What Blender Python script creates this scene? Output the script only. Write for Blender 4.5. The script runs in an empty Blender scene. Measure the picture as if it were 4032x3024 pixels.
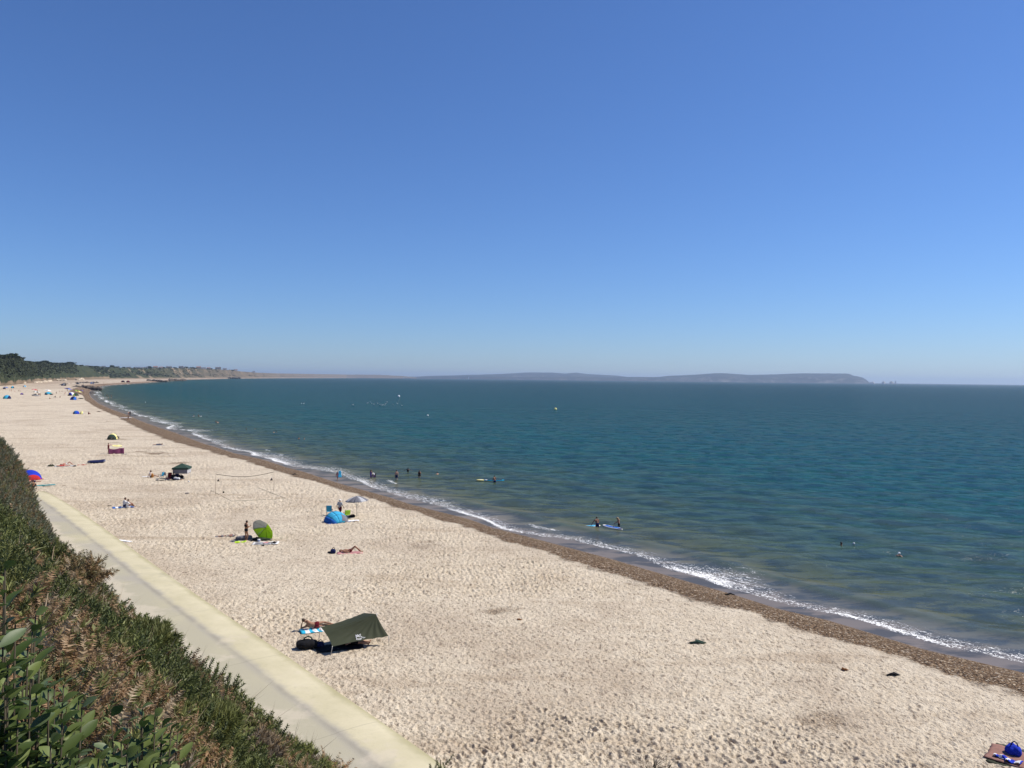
import bpy, math, random
import numpy as np
from mathutils import Vector, Matrix, Euler
random.seed(7); rng = np.random.default_rng(7)
R = math.radians
sc = bpy.context.scene
COL = sc.collection
# ------------------------------------------------------------------ camera
FPX = 3050.0; CAMZ = 15.0
CAM = Vector((0, 0, CAMZ))
ROT = Matrix.Rotation(R(90 - 0.39), 3, 'X') @ Matrix.Rotation(R(0.63), 3, 'Z')
cd = bpy.data.cameras.new('camera'); cam = bpy.data.objects.new('camera', cd); COL.objects.link(cam)
cd.sensor_width = 36; cd.lens = 36 * FPX / 4032; cd.clip_start = 0.05; cd.clip_end = 90000
cam.matrix_world = Matrix.Translation(CAM) @ ROT.to_4x4()
sc.camera = cam
def ray(px, py):
    return (ROT @ Vector(((px - 2016) / FPX, -(py - 1512) / FPX, -1)))
def at(px, py, z=0.0):
    d = ray(px, py)
    t = (z - CAMZ) / min(d.z, -1e-4)
    return CAM + d * t
def atd(px, py, dist):
    """point on the sight line at ground distance dist"""
    d = ray(px, py); return CAM + d * (dist / math.hypot(d.x, d.y))
# ------------------------------------------------------------------ numpy noise
TAB = rng.random((256, 256))
def vnoise(x, y, seed=0):
    x = x + seed * 17.31; y = y + seed * 9.77
    xi = np.floor(x).astype(np.int64); yi = np.floor(y).astype(np.int64)
    fx = x - xi; fy = y - yi
    fx = fx * fx * (3 - 2 * fx); fy = fy * fy * (3 - 2 * fy)
    a = TAB[xi & 255, yi & 255]; b = TAB[(xi + 1) & 255, yi & 255]
    c = TAB[xi & 255, (yi + 1) & 255]; d = TAB[(xi + 1) & 255, (yi + 1) & 255]
    return (a * (1 - fx) + b * fx) * (1 - fy) + (c * (1 - fx) + d * fx) * fy
def fbm(x, y, oct=4, seed=0):
    s = 0; a = 0.5; t = 0
    for i in range(oct):
        s = s + a * vnoise(x * 2 ** i, y * 2 ** i, seed + i * 3); t += a; a *= .5
    return s / t
def sstep(a, b, x):
    t = np.clip((x - a) / (b - a), 0, 1); return t * t * (3 - 2 * t)
# ------------------------------------------------------------------ shore line (bottom edge of the shingle) and the shingle's top edge
L0PX = [(4032,2649),(3855,2608),(3636,2557),(3462,2503),(3259,2442),(3078,2402),(2888,2341),(2743,2300),(2600,2258),(2414,2203),
 (2278,2167),(2142,2131),(1962,2086),(1849,2045),(1659,2000),(1536,1959),(1455,1937),(1394,1920),(1325,1900),(1200,1859),(1133,1842),
 (1038,1810),(943,1791),(848,1760),(806,1748),(691,1704),(625,1683),(553,1657),(499,1632),(445,1614),(390,1589),(361,1567),(351,1550),
 (357,1538),(374,1528),(401,1519),(466,1514.6),(582,1507),(651,1501.6),(712,1496),(915,1491),(1100,1489.2),(1400,1488.6)]
L1PX = [(4032,2739),(3767,2680),(3615,2627),(3418,2566),(3200,2501),(2988,2440),(2807,2381),(2600,2312),(2368,2255),(2278,2221),
 (2142,2176),(1871,2088),(1600,2009),(1536,1991),(1455,1961),(1333,1930),(1248,1900),(1200,1888),(1085,1854),(959,1814),(880,1795),(785,1765),
 (698,1748),(611,1715),(517,1675),(459,1639),(398,1614),(336,1581),(324,1553)]
ZB = 1.7
L0 = [at(x, y, 0) for x, y in L0PX]; L1 = [at(x, y, ZB) for x, y in L1PX]
def ext(pts, d):
    v = (pts[0] - pts[2]).normalized(); return [pts[0] + v * d] + pts
L0 = ext(L0, 150); L1 = ext(L1, 150)
L0 = np.array([(p.x, p.y) for p in L0]); L1 = np.array([(p.x, p.y) for p in L1])
def polydist(x, y, P):
    """distance, sign (+ left of direction), index+frac to polyline P"""
    best = np.full(x.shape, 1e18); sg = np.ones(x.shape); par = np.zeros(x.shape)
    for i in range(len(P) - 1):
        ax, ay = P[i]; bx, by = P[i + 1]; dx, dy = bx - ax, by - ay; L = dx * dx + dy * dy
        t = np.clip(((x - ax) * dx + (y - ay) * dy) / L, 0, 1)
        qx = x - ax - t * dx; qy = y - ay - t * dy; d = qx * qx + qy * qy
        m = d < best
        best = np.where(m, d, best); par = np.where(m, i + t, par)
        sg = np.where(m, np.sign(dx * (y - ay) - dy * (x - ax)), sg)
    return np.sqrt(best), sg, par
w_at = polydist(L0[:, 0], L0[:, 1], L1)[0]
w_at[33:] = 14.0                                    # beyond the far groynes
w_at = np.clip(w_at, 4, 40)
NEAR = L0[:36]
def shore(x, y):
    """metres landward (+) of the water's edge, and local shingle width"""
    x = np.asarray(x, float); y = np.asarray(y, float)
    d, s, p = polydist(x, y, L0)
    return d * s * SHS, np.interp(p, np.arange(len(w_at)), w_at)
SHS = 1.0
SHS = 1.0 if shore(np.array([-40.0]), np.array([50.0]))[0][0] > 0 else -1.0
# ------------------------------------------------------------------ promenade edge
PEPX = [(1750,3024),(1730,2990),(1307,2710),(1168,2604),(1000,2493),(858,2400),(700,2288),(651,2253),(576,2200),(470,2123),(369,2051),(296,2000),(217,1953),(165,1925)]
PE = [at(x, y, 1.8) for x, y in PEPX]
v0 = (PE[2] - PE[6]).normalized()
PE = [PE[0] + v0 * 60, PE[0] + v0 * 20] + PE
v1 = (PE[-1] - PE[-4]).normalized()
PROM_END = len(PE) - 1
PE = PE + [PE[-1] + v1 * 40 , PE[-1] + v1 * 120]
PE = np.array([(p.x, p.y) for p in PE])
sl = np.r_[0, np.cumsum(np.hypot(*np.diff(PE, axis=0).T))]
# resample and smooth
def resamp(P, n):
    s = np.r_[0, np.cumsum(np.hypot(*np.diff(P, axis=0).T))]
    u = np.linspace(0, s[-1], n); Q = np.c_[np.interp(u, s, P[:, 0]), np.interp(u, s, P[:, 1])]
    for _ in range(6): Q[1:-1] = (Q[:-2] + 2 * Q[1:-1] + Q[2:]) / 4
    return Q, u
PEs, PEu = resamp(PE, 130)
M_END = sl[PROM_END]
def prom(x, y):
    """metres landward of the promenade's seaward edge, metres along it"""
    d, s, p = polydist(np.asarray(x, float), np.asarray(y, float), PEs)
    m = np.interp(p, np.arange(len(PEu)), PEu)
    return d * s * PRS, m
PRS = 1.0
PRS = 1.0 if prom(np.array([0.0]), np.array([0.0]))[0][0] > 0 else -1.0
MCAM = float(prom(np.array([0.0]), np.array([0.0]))[1][0])
NCAM = float(prom(np.array([0.0]), np.array([0.0]))[0][0])
print('camera n,m', NCAM, MCAM, 'prom end m', M_END)
# ------------------------------------------------------------------ heights
RT = rng.random((256, 256, 5))
def prints(x, y):
    """foot prints trodden into dry sand: pits with a soft rim"""
    h = np.zeros(x.shape)
    for layer, (cs, amp) in enumerate(((0.36, 2.0), (0.25, 1.9), (0.50, 1.25))):
        ox = layer * 3.7
        cx = np.floor((x + ox) / cs).astype(np.int64); cy = np.floor((y - ox) / cs).astype(np.int64)
        for i in (-1, 0, 1):
            for j in (-1, 0, 1):
                r = RT[(cx + i + 37 * layer) & 255, (cy + j + 11 * layer) & 255]
                px = (cx + i + r[..., 0]) * cs - ox; py = (cy + j + r[..., 1]) * cs + ox
                a = r[..., 2] * 6.283; ca = np.cos(a); sa = np.sin(a)
                dx = x - px; dy = y - py
                u = (dx * ca + dy * sa) / (0.30 * cs); v = (-dx * sa + dy * ca) / (0.19 * cs)
                q = u * u + v * v
                h += amp * (0.25 + r[..., 3]) * cs * .1 * (-np.exp(-q) + .45 * np.exp(-(np.sqrt(q) - 1.7) ** 2 * 2.5))
    return h
def ground(x, y, fine=True):
    x = np.asarray(x, float); y = np.asarray(y, float)
    s, w = shore(x, y)
    a = s / w
    z = np.where(s < 0, s * .07, ZB * (1 - (1 - np.clip(a, 0, 1)) ** 1.5))
    z = z + .10 * sstep(1, 4, a) * (fbm(x / 9, y / 9, 3, 5) - .5) * np.clip(60 / np.hypot(x, y), 0, 1)
    if fine:
        r = np.hypot(x, y)
        tr = .45 + .8 * sstep(.35, .62, fbm(x / 9, y / 9, 4, 12)) * (.75 + .5 * vnoise(x / 2.2, y / 2.2, 14))
        z = z + sstep(.95, 1.25, a) * prints(x, y) * tr * (1 - sstep(150, 330, r))
        z = z + sstep(.0, .25, a) * (1 - sstep(.9, 1.2, a)) * .05 * (fbm(x * 5, y * 5, 3, 2) - .5)
        z = z + sstep(1, 1.6, a) * (fbm(x * 1.1, y * 1.1, 2, 9) - .5) * .07
    n, m = prom(x, y)
    z = np.where((n > .12) & (m < M_END - 2), np.minimum(z, 1.45), z)
    z = np.where(n > 6, 1.2, z)
    return z
def gz(x, y): return float(ground(np.array([x]), np.array([y]), False)[0])
def on(px, py):
    p = at(px, py, ZB)
    z = max(gz(p.x, p.y), 0.0)
    p = at(px, py, z); return Vector((p.x, p.y, z))
# hillside under the scrub
HK = [0, 12, 22, 34, 46, 60, 80]; HT = [4.1, 2.4, 8.2, 5.88, 4.62, 5.13, 4.56]; HPW = [1.4, .97, 1.75, 1.32, 1.062, .768, .356]; MOUND = .75
def hill(x, y):
    n, m = prom(x, y); mr = m - MCAM
    toe = np.interp(mr, HK, HT); p = np.interp(mr, HK, HPW)
    top = NCAM - .9 - toe
    u = np.clip((n - toe) / top, 0, 1)
    z = 1.9 + 11.2 * u ** p
    z = np.where(u <= 0, 1.9 + (n - toe) * 2, z)
    env = np.clip(u * 8, 0, 1) * (1 - .85 * sstep(.86, 1, u))
    z = z + env * (fbm(x / 2.2, y / 2.2, 3, 21) - .5) * MOUND * 1.6
    z = z + env * (fbm(x / .5, y / .5, 2, 31) - .5) * .22
    return z
def hill_hit(px, py, lift=0.0):
    d = ray(px, py); t = .8; last = None
    ts = np.r_[np.arange(.8, 20, .05), np.arange(20, 140, .2)]
    X = d.x * ts; Y = d.y * ts; Z = CAMZ + d.z * ts
    H = hill(X, Y) + lift
    k = np.nonzero(Z < H)[0]
    if len(k) == 0: return None
    k = k[0]; return Vector((X[k], Y[k], Z[k]))
# ------------------------------------------------------------------ object helpers
def setp(o, label=None, cat=None, group=None, kind=None):
    if label: o['label'] = label
    if cat: o['category'] = cat
    if group: o['group'] = group
    if kind: o['kind'] = kind
    return o
def link(name, me, mats=None, parent=None):
    o = bpy.data.objects.new(name, me); COL.objects.link(o)
    if mats is not None:
        for m in (mats if isinstance(mats, (list, tuple)) else [mats]):
            me.materials.append(m)
    if parent: o.parent = parent
    return o
def root(name, loc, rz=0.0, label=None, cat=None, group=None, scale=1.0):
    o = bpy.data.objects.new(name, None); COL.objects.link(o)
    o.location = loc; o.rotation_euler = (0, 0, rz); o.scale = (scale,) * 3; o.empty_display_size = .2
    return setp(o, label, cat, group)
def npmesh(name, V, F, smooth=True, attrs=None, cols=None):
    """V (n,3); F (m,3) or (m,4)"""
    me = bpy.data.meshes.new(name)
    V = np.asarray(V, np.float32); F = np.asarray(F, np.int32)
    k = F.shape[1]
    me.vertices.add(len(V)); me.vertices.foreach_set('co', V.ravel())
    me.loops.add(F.size); me.loops.foreach_set('vertex_index', F.ravel())
    me.polygons.add(len(F)); me.polygons.foreach_set('loop_start', np.arange(0, F.size, k, dtype=np.int32))
    me.polygons.foreach_set('loop_total', np.full(len(F), k, np.int32))
    me.polygons.foreach_set('use_smooth', np.full(len(F), smooth))
    for nm, arr in (attrs or {}).items():
        a = me.attributes.new(nm, 'FLOAT', 'POINT'); a.data.foreach_set('value', np.asarray(arr, np.float32).ravel())
    for nm, arr in (cols or {}).items():
        a = me.color_attributes.new(nm, 'FLOAT_COLOR', 'POINT')
        arr = np.asarray(arr, np.float32)
        if arr.shape[1] == 3: arr = np.c_[arr, np.ones(len(arr), np.float32)]
        a.data.foreach_set('color', arr.ravel())
    me.update(); me.validate(); return me
class MB:
    def __init__(s): s.v = []; s.f = []; s.mi = []
    def add(s, vs, fs, mi=0):
        b = len(s.v); s.v += [tuple(v) for v in vs]; s.f += [tuple(b + i for i in f) for f in fs]; s.mi += [mi] * len(fs); return s
    def box(s, c, size, rz=0, mi=0, rot=None, bev=0):
        x, y, z = [k / 2 for k in size]
        M = rot if rot is not None else Matrix.Rotation(rz, 3, 'Z')
        if bev:
            b = min(bev, x * .9, y * .9, z * .9); pts = []
            ring = lambda X, Y, B: [(-X + B, -Y), (X - B, -Y), (X, -Y + B), (X, Y - B), (X - B, Y), (-X + B, Y), (-X, Y - B), (-X, -Y + B)]
            L = [(ring(x - b, y - b, b * .5), -z), (ring(x, y, b), -z + b), (ring(x, y, b), z - b), (ring(x - b, y - b, b * .5), z)]
            for rr, zz in L: pts += [M @ Vector((p[0], p[1], zz)) + Vector(c) for p in rr]
            fs = [tuple(range(7, -1, -1)), tuple(range(24, 32))]
            for l in range(3):
                for i in range(8): fs.append((l * 8 + i, l * 8 + (i + 1) % 8, l * 8 + 8 + (i + 1) % 8, l * 8 + 8 + i))
            return s.add(pts, fs, mi)
        P = [M @ Vector((a * x, b * y, d * z)) + Vector(c) for d in (-1, 1) for a, b in ((-1, -1), (1, -1), (1, 1), (-1, 1))]
        return s.add(P, [(3, 2, 1, 0), (4, 5, 6, 7), (0, 1, 5, 4), (1, 2, 6, 5), (2, 3, 7, 6), (3, 0, 4, 7)], mi)
    def tube(s, pts, r, n=6, mi=0, caps=True):
        pts = [Vector(p) for p in pts]; rs = r if isinstance(r, (list, tuple)) else [r] * len(pts)
        b = len(s.v); up = Vector((0, 0, 1)); prev = None
        for i, p in enumerate(pts):
            d = (pts[min(i + 1, len(pts) - 1)] - pts[max(i - 1, 0)]).normalized()
            a = prev if prev else (up if abs(d.z) < .9 else Vector((1, 0, 0)))
            e1 = (a - d * a.dot(d)).normalized(); prev = e1; e2 = d.cross(e1)
            for k in range(n):
                t = 6.28318 * k / n; s.v.append(tuple(p + (e1 * math.cos(t) + e2 * math.sin(t)) * rs[i]))
        for i in range(len(pts) - 1):
            for k in range(n):
                s.f.append((b + i * n + k, b + i * n + (k + 1) % n, b + (i + 1) * n + (k + 1) % n, b + (i + 1) * n + k)); s.mi.append(mi)
        if caps:
            s.f.append(tuple(b + k for k in range(n - 1, -1, -1))); s.mi.append(mi)
            e = b + (len(pts) - 1) * n; s.f.append(tuple(e + k for k in range(n))); s.mi.append(mi)
        return s
    def ball(s, c, r, n=10, m=7, mi=0, rot=None, jit=0):
        rx, ry, rz = r if isinstance(r, (tuple, list)) else (r, r, r); M = rot or Matrix.Identity(3)
        vs = []
        for j in range(m + 1):
            ph = math.pi * j / m
            for k in range(n):
                th = 6.28318 * k / n; q = 1 + (random.uniform(-jit, jit) if jit and 0 < j < m else 0)
                vs.append(M @ Vector((rx * q * math.sin(ph) * math.cos(th), ry * q * math.sin(ph) * math.sin(th), rz * q * math.cos(ph))) + Vector(c))
        fs = []
        for j in range(m):
            for k in range(n):
                fs.append((j * n + k, (j + 1) * n + k, (j + 1) * n + (k + 1) % n, j * n + (k + 1) % n))
        return s.add(vs, fs, mi)
    def grid(s, fn, nu, nv, mi=0):
        vs = [fn(i / nu, j / nv) for j in range(nv + 1) for i in range(nu + 1)]
        fs = [(j * (nu + 1) + i, j * (nu + 1) + i + 1, (j + 1) * (nu + 1) + i + 1, (j + 1) * (nu + 1) + i) for j in range(nv) for i in range(nu)]
        return s.add(vs, fs, mi)
    def capsule(s, a, b, ra, rb, n=10, mi=0, sq=None):
        """tapered limb with round ends"""
        a = Vector(a); b = Vector(b); d = b - a; L = d.length
        d = d.normalized() if L > 1e-6 else Vector((0, 0, 1))
        pts = []; rs = []
        for t in (-.98, -.8, -.45, 0): pts.append(a + d * ra * t); rs.append(ra * math.sqrt(max(1 - t * t, .02)))
        for t in (0, .45, .8, .98): pts.append(b + d * rb * t); rs.append(rb * math.sqrt(max(1 - t * t, .02)))
        return s.tube(pts, rs, n, mi)
    def mesh(s, name, smooth=True):
        me = bpy.data.meshes.new(name); me.from_pydata(s.v, [], s.f); me.update()
        me.polygons.foreach_set('material_index', s.mi)
        me.polygons.foreach_set('use_smooth', [smooth] * len(s.f)); me.update()
        return me
    def build(s, name, mats, parent=None, smooth=True, voxel=None, relax=2, solid=None):
        me = s.mesh(name, smooth)
        if voxel or solid: me = modded(me, voxel, relax, solid)
        return link(name, me, mats, parent)
def modded(me, voxel=None, relax=2, solid=None):
    o = bpy.data.objects.new('tmp', me); COL.objects.link(o)
    if voxel:
        r = o.modifiers.new('r', 'REMESH'); r.mode = 'VOXEL'; r.voxel_size = voxel; r.use_smooth_shade = True
        if relax: q = o.modifiers.new('s', 'SMOOTH'); q.iterations = relax; q.factor = .5
    if solid:
        q = o.modifiers.new('q', 'SOLIDIFY'); q.thickness = solid; q.offset = 0
    dg = bpy.context.evaluated_depsgraph_get(); dg.update()
    m2 = bpy.data.meshes.new_from_object(o.evaluated_get(dg))
    bpy.data.objects.remove(o); bpy.data.meshes.remove(me); return m2
# ------------------------------------------------------------------ materials
def srgb(r, g, b):
    f = lambda c: (c / 255) / 12.92 if c <= 10 else (((c / 255) + .055) / 1.055) ** 2.4
    return (f(r), f(g), f(b))
MATS = {}
class NT:
    def __init__(s, name):
        s.m = bpy.data.materials.new(name); s.m.use_nodes = True; s.t = s.m.node_tree; s.n = s.t.nodes
        s.b = s.n['Principled BSDF']; s.out = s.n['Material Output']
    def node(s, typ, **kw):
        nd = s.n.new(typ)
        for k, v in kw.items(): setattr(nd, k, v)
        return nd
    def put(s, sock, v):
        if hasattr(v, 'is_output') or isinstance(v, bpy.types.NodeSocket): s.t.links.new(v, sock)
        else:
            if isinstance(v, (tuple, list)) and len(v) == 3 and sock.type == 'RGBA': v = (*v, 1)
            sock.default_value = v
    def math(s, op, a, b=0.0, c=0.0, clamp=False):
        nd = s.node('ShaderNodeMath', operation=op, use_clamp=clamp)
        s.put(nd.inputs[0], a); s.put(nd.inputs[1], b); s.put(nd.inputs[2], c); return nd.outputs[0]
    def attr(s, name, col=False):
        nd = s.node('ShaderNodeAttribute', attribute_name=name); return nd.outputs['Color' if col else 'Fac']
    def obj(s): return s.node('ShaderNodeTexCoord').outputs['Object']
    def geo(s): return s.node('ShaderNodeNewGeometry').outputs['Position']
    def noise(s, scale, detail=4, rough=.5, vec=None, vscale=None, dist=0.0):
        nd = s.node('ShaderNodeTexNoise'); nd.inputs['Scale'].default_value = scale; nd.inputs['Detail'].default_value = detail
        nd.inputs['Roughness'].default_value = rough; nd.inputs['Distortion'].default_value = dist
        if vec is None: vec = s.geo()
        if vscale is not None:
            mp = s.node('ShaderNodeMapping'); s.put(mp.inputs['Vector'], vec); mp.inputs['Scale'].default_value = vscale[:3]
            if len(vscale) > 3: mp.inputs['Rotation'].default_value = (0, 0, vscale[3])
            vec = mp.outputs[0]
        s.put(nd.inputs['Vector'], vec); return nd.outputs['Fac']
    def voro(s, scale, vec=None, feature='F1', out='Distance', rand=1.0):
        nd = s.node('ShaderNodeTexVoronoi', feature=feature); nd.inputs['Scale'].default_value = scale; nd.inputs['Randomness'].default_value = rand
        s.put(nd.inputs['Vector'], vec if vec is not None else s.geo()); return nd.outputs[out]
    def ramp(s, fac, stops, interp='LINEAR'):
        nd = s.node('ShaderNodeValToRGB'); e = nd.color_ramp; e.interpolation = interp
        while len(e.elements) < len(stops): e.elements.new(.5)
        for el, (p, c) in zip(e.elements, stops):
            el.position = p; el.color = (*c, 1) if isinstance(c, (tuple, list)) else (c, c, c, 1)
        s.put(nd.inputs[0], fac); return nd.outputs[0]
    def mix(s, f, a, b, mode='MIX'):
        nd = s.node('ShaderNodeMix', data_type='RGBA', blend_type=mode)
        s.put(nd.inputs[0], f); s.put(nd.inputs[6], a); s.put(nd.inputs[7], b); return nd.outputs[2]
    def smooth(s, x, a, b, lo=0.0, hi=1.0):
        nd = s.node('ShaderNodeMapRange', interpolation_type='SMOOTHSTEP')
        s.put(nd.inputs[0], x); nd.inputs[1].default_value = a; nd.inputs[2].default_value = b
        nd.inputs[3].default_value = lo; nd.inputs[4].default_value = hi; return nd.outputs[0]
    def bump(s, h, strength=1.0, dist=1.0, nrm=None):
        nd = s.node('ShaderNodeBump'); s.put(nd.inputs['Strength'], strength); s.put(nd.inputs['Distance'], dist); s.put(nd.inputs['Height'], h)
        if nrm is not None: s.put(nd.inputs['Normal'], nrm)
        return nd.outputs[0]
    def setb(s, **kw):
        for k, v in kw.items(): s.put(s.b.inputs[k.replace('_', ' ')], v)
def mat(name, col, rough=.8, var=.18, scale=9.0, bump=0.0, spec=.3, metal=0.0, transl=0.0):
    if name in MATS: return MATS[name]
    t = NT(name); n = t.noise(scale, 4, .6, t.obj())
    dk = tuple(c * (1 - var) for c in col); lt = tuple(min(c * (1 + var), 1) for c in col)
    t.setb(Base_Color=t.ramp(n, [(.3, dk), (.7, lt)]), Roughness=rough, Metallic=metal)
    t.b.inputs['Specular IOR Level'].default_value = spec
    if bump: t.setb(Normal=t.bump(t.noise(scale * 3, 3, .6, t.obj()), .6, bump))
    if transl:
        tr = t.node('ShaderNodeBsdfTranslucent'); t.put(tr.inputs[0], tuple(min(1, c * 1.1) for c in col)); mx = t.node('ShaderNodeMixShader')
        mx.inputs[0].default_value = transl; t.t.links.new(t.b.outputs[0], mx.inputs[1]); t.t.links.new(tr.outputs[0], mx.inputs[2])
        t.t.links.new(mx.outputs[0], t.out.inputs[0])
    MATS[name] = t.m; return t.m
# ================================================================== light and sky
SUN_EL = R(50); SUN_AZ = R(76)        # azimuth clockwise from +Y
sd_ = Vector((math.sin(SUN_AZ) * math.cos(SUN_EL), math.cos(SUN_AZ) * math.cos(SUN_EL), math.sin(SUN_EL)))
w = bpy.data.worlds.new('World'); sc.world = w; w.use_nodes = True
nt = w.node_tree; sky = nt.nodes.new('ShaderNodeTexSky'); sky.sky_type = 'NISHITA'; sky.sun_disc = False
sky.sun_elevation = SUN_EL; sky.sun_rotation = SUN_AZ; sky.altitude = 0; sky.air_density = 1.0; sky.dust_density = 0.12; sky.ozone_density = 10.0
bg = nt.nodes['Background']; bg.inputs[1].default_value = 0.092
gn = nt.nodes.new('ShaderNodeVectorMath'); gn.operation = 'MULTIPLY'; gn.inputs[1].default_value = (.90, 1.00, 1.20)
nt.links.new(sky.outputs[0], gn.inputs[0]); nt.links.new(gn.outputs[0], bg.inputs[0])
ld = bpy.data.lights.new('sun', 'SUN'); ld.energy = 5.0; ld.angle = R(.53); ld.color = (1, .93, .82)
lo = bpy.data.objects.new('sun', ld); COL.objects.link(lo); lo.rotation_euler = sd_.to_track_quat('Z', 'Y').to_euler(); lo.location = (0, 0, 60)
sc.view_settings.view_transform = 'Standard'; sc.view_settings.look = 'None'; sc.view_settings.gamma = 1; sc.view_settings.exposure = 0.13
sc.cycles.volume_bounces = 0; sc.cycles.max_bounces = 6; sc.cycles.sample_clamp_direct = 3.0; sc.cycles.sample_clamp_indirect = 3.0
HD = 5.5e-5
t = NT('haze'); t.n.remove(t.b)
pv = t.node('ShaderNodeVolumePrincipled'); pv.inputs['Density'].default_value = HD; pv.inputs['Color'].default_value = (.60, .76, .98, 1); pv.inputs['Anisotropy'].default_value = 0.25
t.t.links.new(pv.outputs[0], t.out.inputs['Volume'])
hz = MB().box((0, 15500, 100), (60000, 33000, 206)).build('haze', t.m, smooth=False); setp(hz, kind='stuff')
# ================================================================== ground and sea sheets (fan of vertices, denser near the camera's place)
def fan(amin, amax, da, coarse_l, coarse_r, rows):
    az = np.r_[np.linspace(coarse_l, amin, 40)[:-1], np.arange(amin, amax, da), np.linspace(amax, coarse_r, 40)]
    A, Rr = np.meshgrid(az, rows)
    return np.sin(A) * Rr, np.cos(A) * Rr, A.shape
pr = np.r_[np.linspace(6000, 1860, 40)[:-1], np.arange(1860, 60, -2.6), 60 * .955 ** np.arange(1, 85)]
rows = CAMZ * FPX / pr; rows = rows[rows < 31500]; rows = np.r_[rows, 31500]
def sheet(name, keep, zf, mat_, attrf, da=.00135):
    X, Y, shp = fan(R(-39), R(37), da, R(-100), R(80), rows)
    s, wd = shore(X.ravel(), Y.ravel())
    X = X.ravel(); Y = Y.ravel()
    ok = keep(s)
    idx = np.arange(len(X)).reshape(shp)
    q = np.stack([idx[:-1, :-1], idx[:-1, 1:], idx[1:, 1:], idx[1:, :-1]], -1).reshape(-1, 4)
    q = q[ok[q].any(1)]
    use = np.zeros(len(X), bool); use[q.ravel()] = True
    ren = np.cumsum(use) - 1; q = ren[q][:, ::-1]
    X, Y, s, wd = X[use], Y[use], s[use], wd[use]
    V = np.c_[X, Y, zf(X, Y, s, wd)]
    me = npmesh(name, V, q, True, attrf(X, Y, s, wd))
    return link(name, me, mat_)
# --- beach
t = NT('beach sand and shingle')
a = t.attr('band'); s_ = t.attr('shore'); pos = t.geo()
nbig = t.noise(.16, 4, .6, pos); nmid = t.noise(1.6, 4, .6, pos); nfin = t.noise(14, 3, .7, pos)
dens = t.noise(3.2, 3, .65, pos)
sand = t.ramp(nmid, [(.3, (.55, .46, .34)), (.72, (.71, .62, .48))])
sand = t.mix(t.smooth(t.math('ADD', nbig, t.math('MULTIPLY', t.math('SUBTRACT', t.noise(.045, 3, .5, pos), .5), .6)), .45, .70, 0, .55), sand, (.44, .35, .255))
sand = t.mix(t.smooth(dens, .56, .72, 0, .30), sand, (.27, .22, .165))
sand = t.mix(t.smooth(nfin, .6, .78, 0, .25), sand, (.26, .21, .16))
pit_shade = t.noise(6.0, 3, .55, pos, (1, .42, 1, .55)); sand = t.mix(t.smooth(pit_shade, .575, .67, 0, .75), sand, (.20, .155, .115))  # shaded sides of footprints, painted into the sand colour as dark marks
pit_shade2 = t.noise(12.0, 2, .5, pos, (.9, .5, 1, .2)); sand = t.mix(t.smooth(pit_shade2, .605, .685, 0, .7), sand, (.17, .13, .10))  # smaller footprint shade marks, also painted into the colour
streak = t.noise(1.0, 4, .6, pos, (.05, .30, .1, .65))
sand = t.mix(t.smooth(streak, .53, .70, 0, .45), sand, (.36, .27, .185))
peb = t.voro(11, pos, 'F1', 'Color')
sep = t.node('ShaderNodeSeparateColor'); t.put(sep.inputs[0], peb)
shing = t.ramp(sep.outputs[0], [(0, (.035, .024, .015)), (.4, (.135, .083, .047)), (.8, (.27, .18, .105)), (.93, (.45, .35, .24)), (1, (.70, .60, .47))])
shing = t.mix(t.smooth(t.noise(1.3, 4, .65, pos), .45, .75, 0, .35), shing, (.125, .088, .058))
wetsand = t.ramp(nmid, [(.3, (.19, .15, .12)), (.75, (.25, .20, .16))])
edge = t.math('ADD', a, t.math('MULTIPLY', t.math('SUBTRACT', t.noise(.35, 5, .65, pos), .5), .5))
f_sh = t.smooth(edge, .93, 1.03, 1, 0)
patch = t.math('MULTIPLY', t.smooth(t.noise(.11, 4, .6, pos), .63, .72), t.smooth(a, 2.6, 3.4, 1, 0))
f_sh = t.math('MAXIMUM', f_sh, t.math('MULTIPLY', patch, .7))
c = t.mix(f_sh, sand, shing)
f_wet = t.smooth(t.math('ADD', s_, t.math('MULTIPLY', t.noise(.5, 3, .5, pos), .8)), .35, .75, 1, 0)
c = t.mix(f_wet, c, wetsand)
hb = t.math('ADD', t.math('MULTIPLY', nfin, .35), t.math('MULTIPLY', t.noise(5, 4, .6, pos), .65))
hb = t.math('ADD', hb, t.math('MULTIPLY', t.math('MULTIPLY', t.voro(9, pos), f_sh), -.8))
bm = t.bump(hb, t.math('SUBTRACT', 1.0, f_wet), .17)
farb = t.smooth(t.math('LENGTH' if False else 'MULTIPLY', t.node('ShaderNodeSeparateXYZ').outputs[1], 1.0), 520, 900, 0, .75)
t.put([n for n in t.n if n.bl_idname == 'ShaderNodeSeparateXYZ'][0].inputs[0], pos)
c = t.mix(t.math('MULTIPLY', farb, t.smooth(t.noise(.02, 4, .6, pos, (1, .3, 1)), .35, .6)), c, (.30, .215, .15))
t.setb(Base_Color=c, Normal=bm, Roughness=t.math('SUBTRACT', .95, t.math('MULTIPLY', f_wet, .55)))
t.b.inputs['Specular IOR Level'].default_value = .12
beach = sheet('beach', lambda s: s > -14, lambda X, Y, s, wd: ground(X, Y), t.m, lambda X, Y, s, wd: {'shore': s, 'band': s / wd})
setp(beach, kind='structure')
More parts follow.
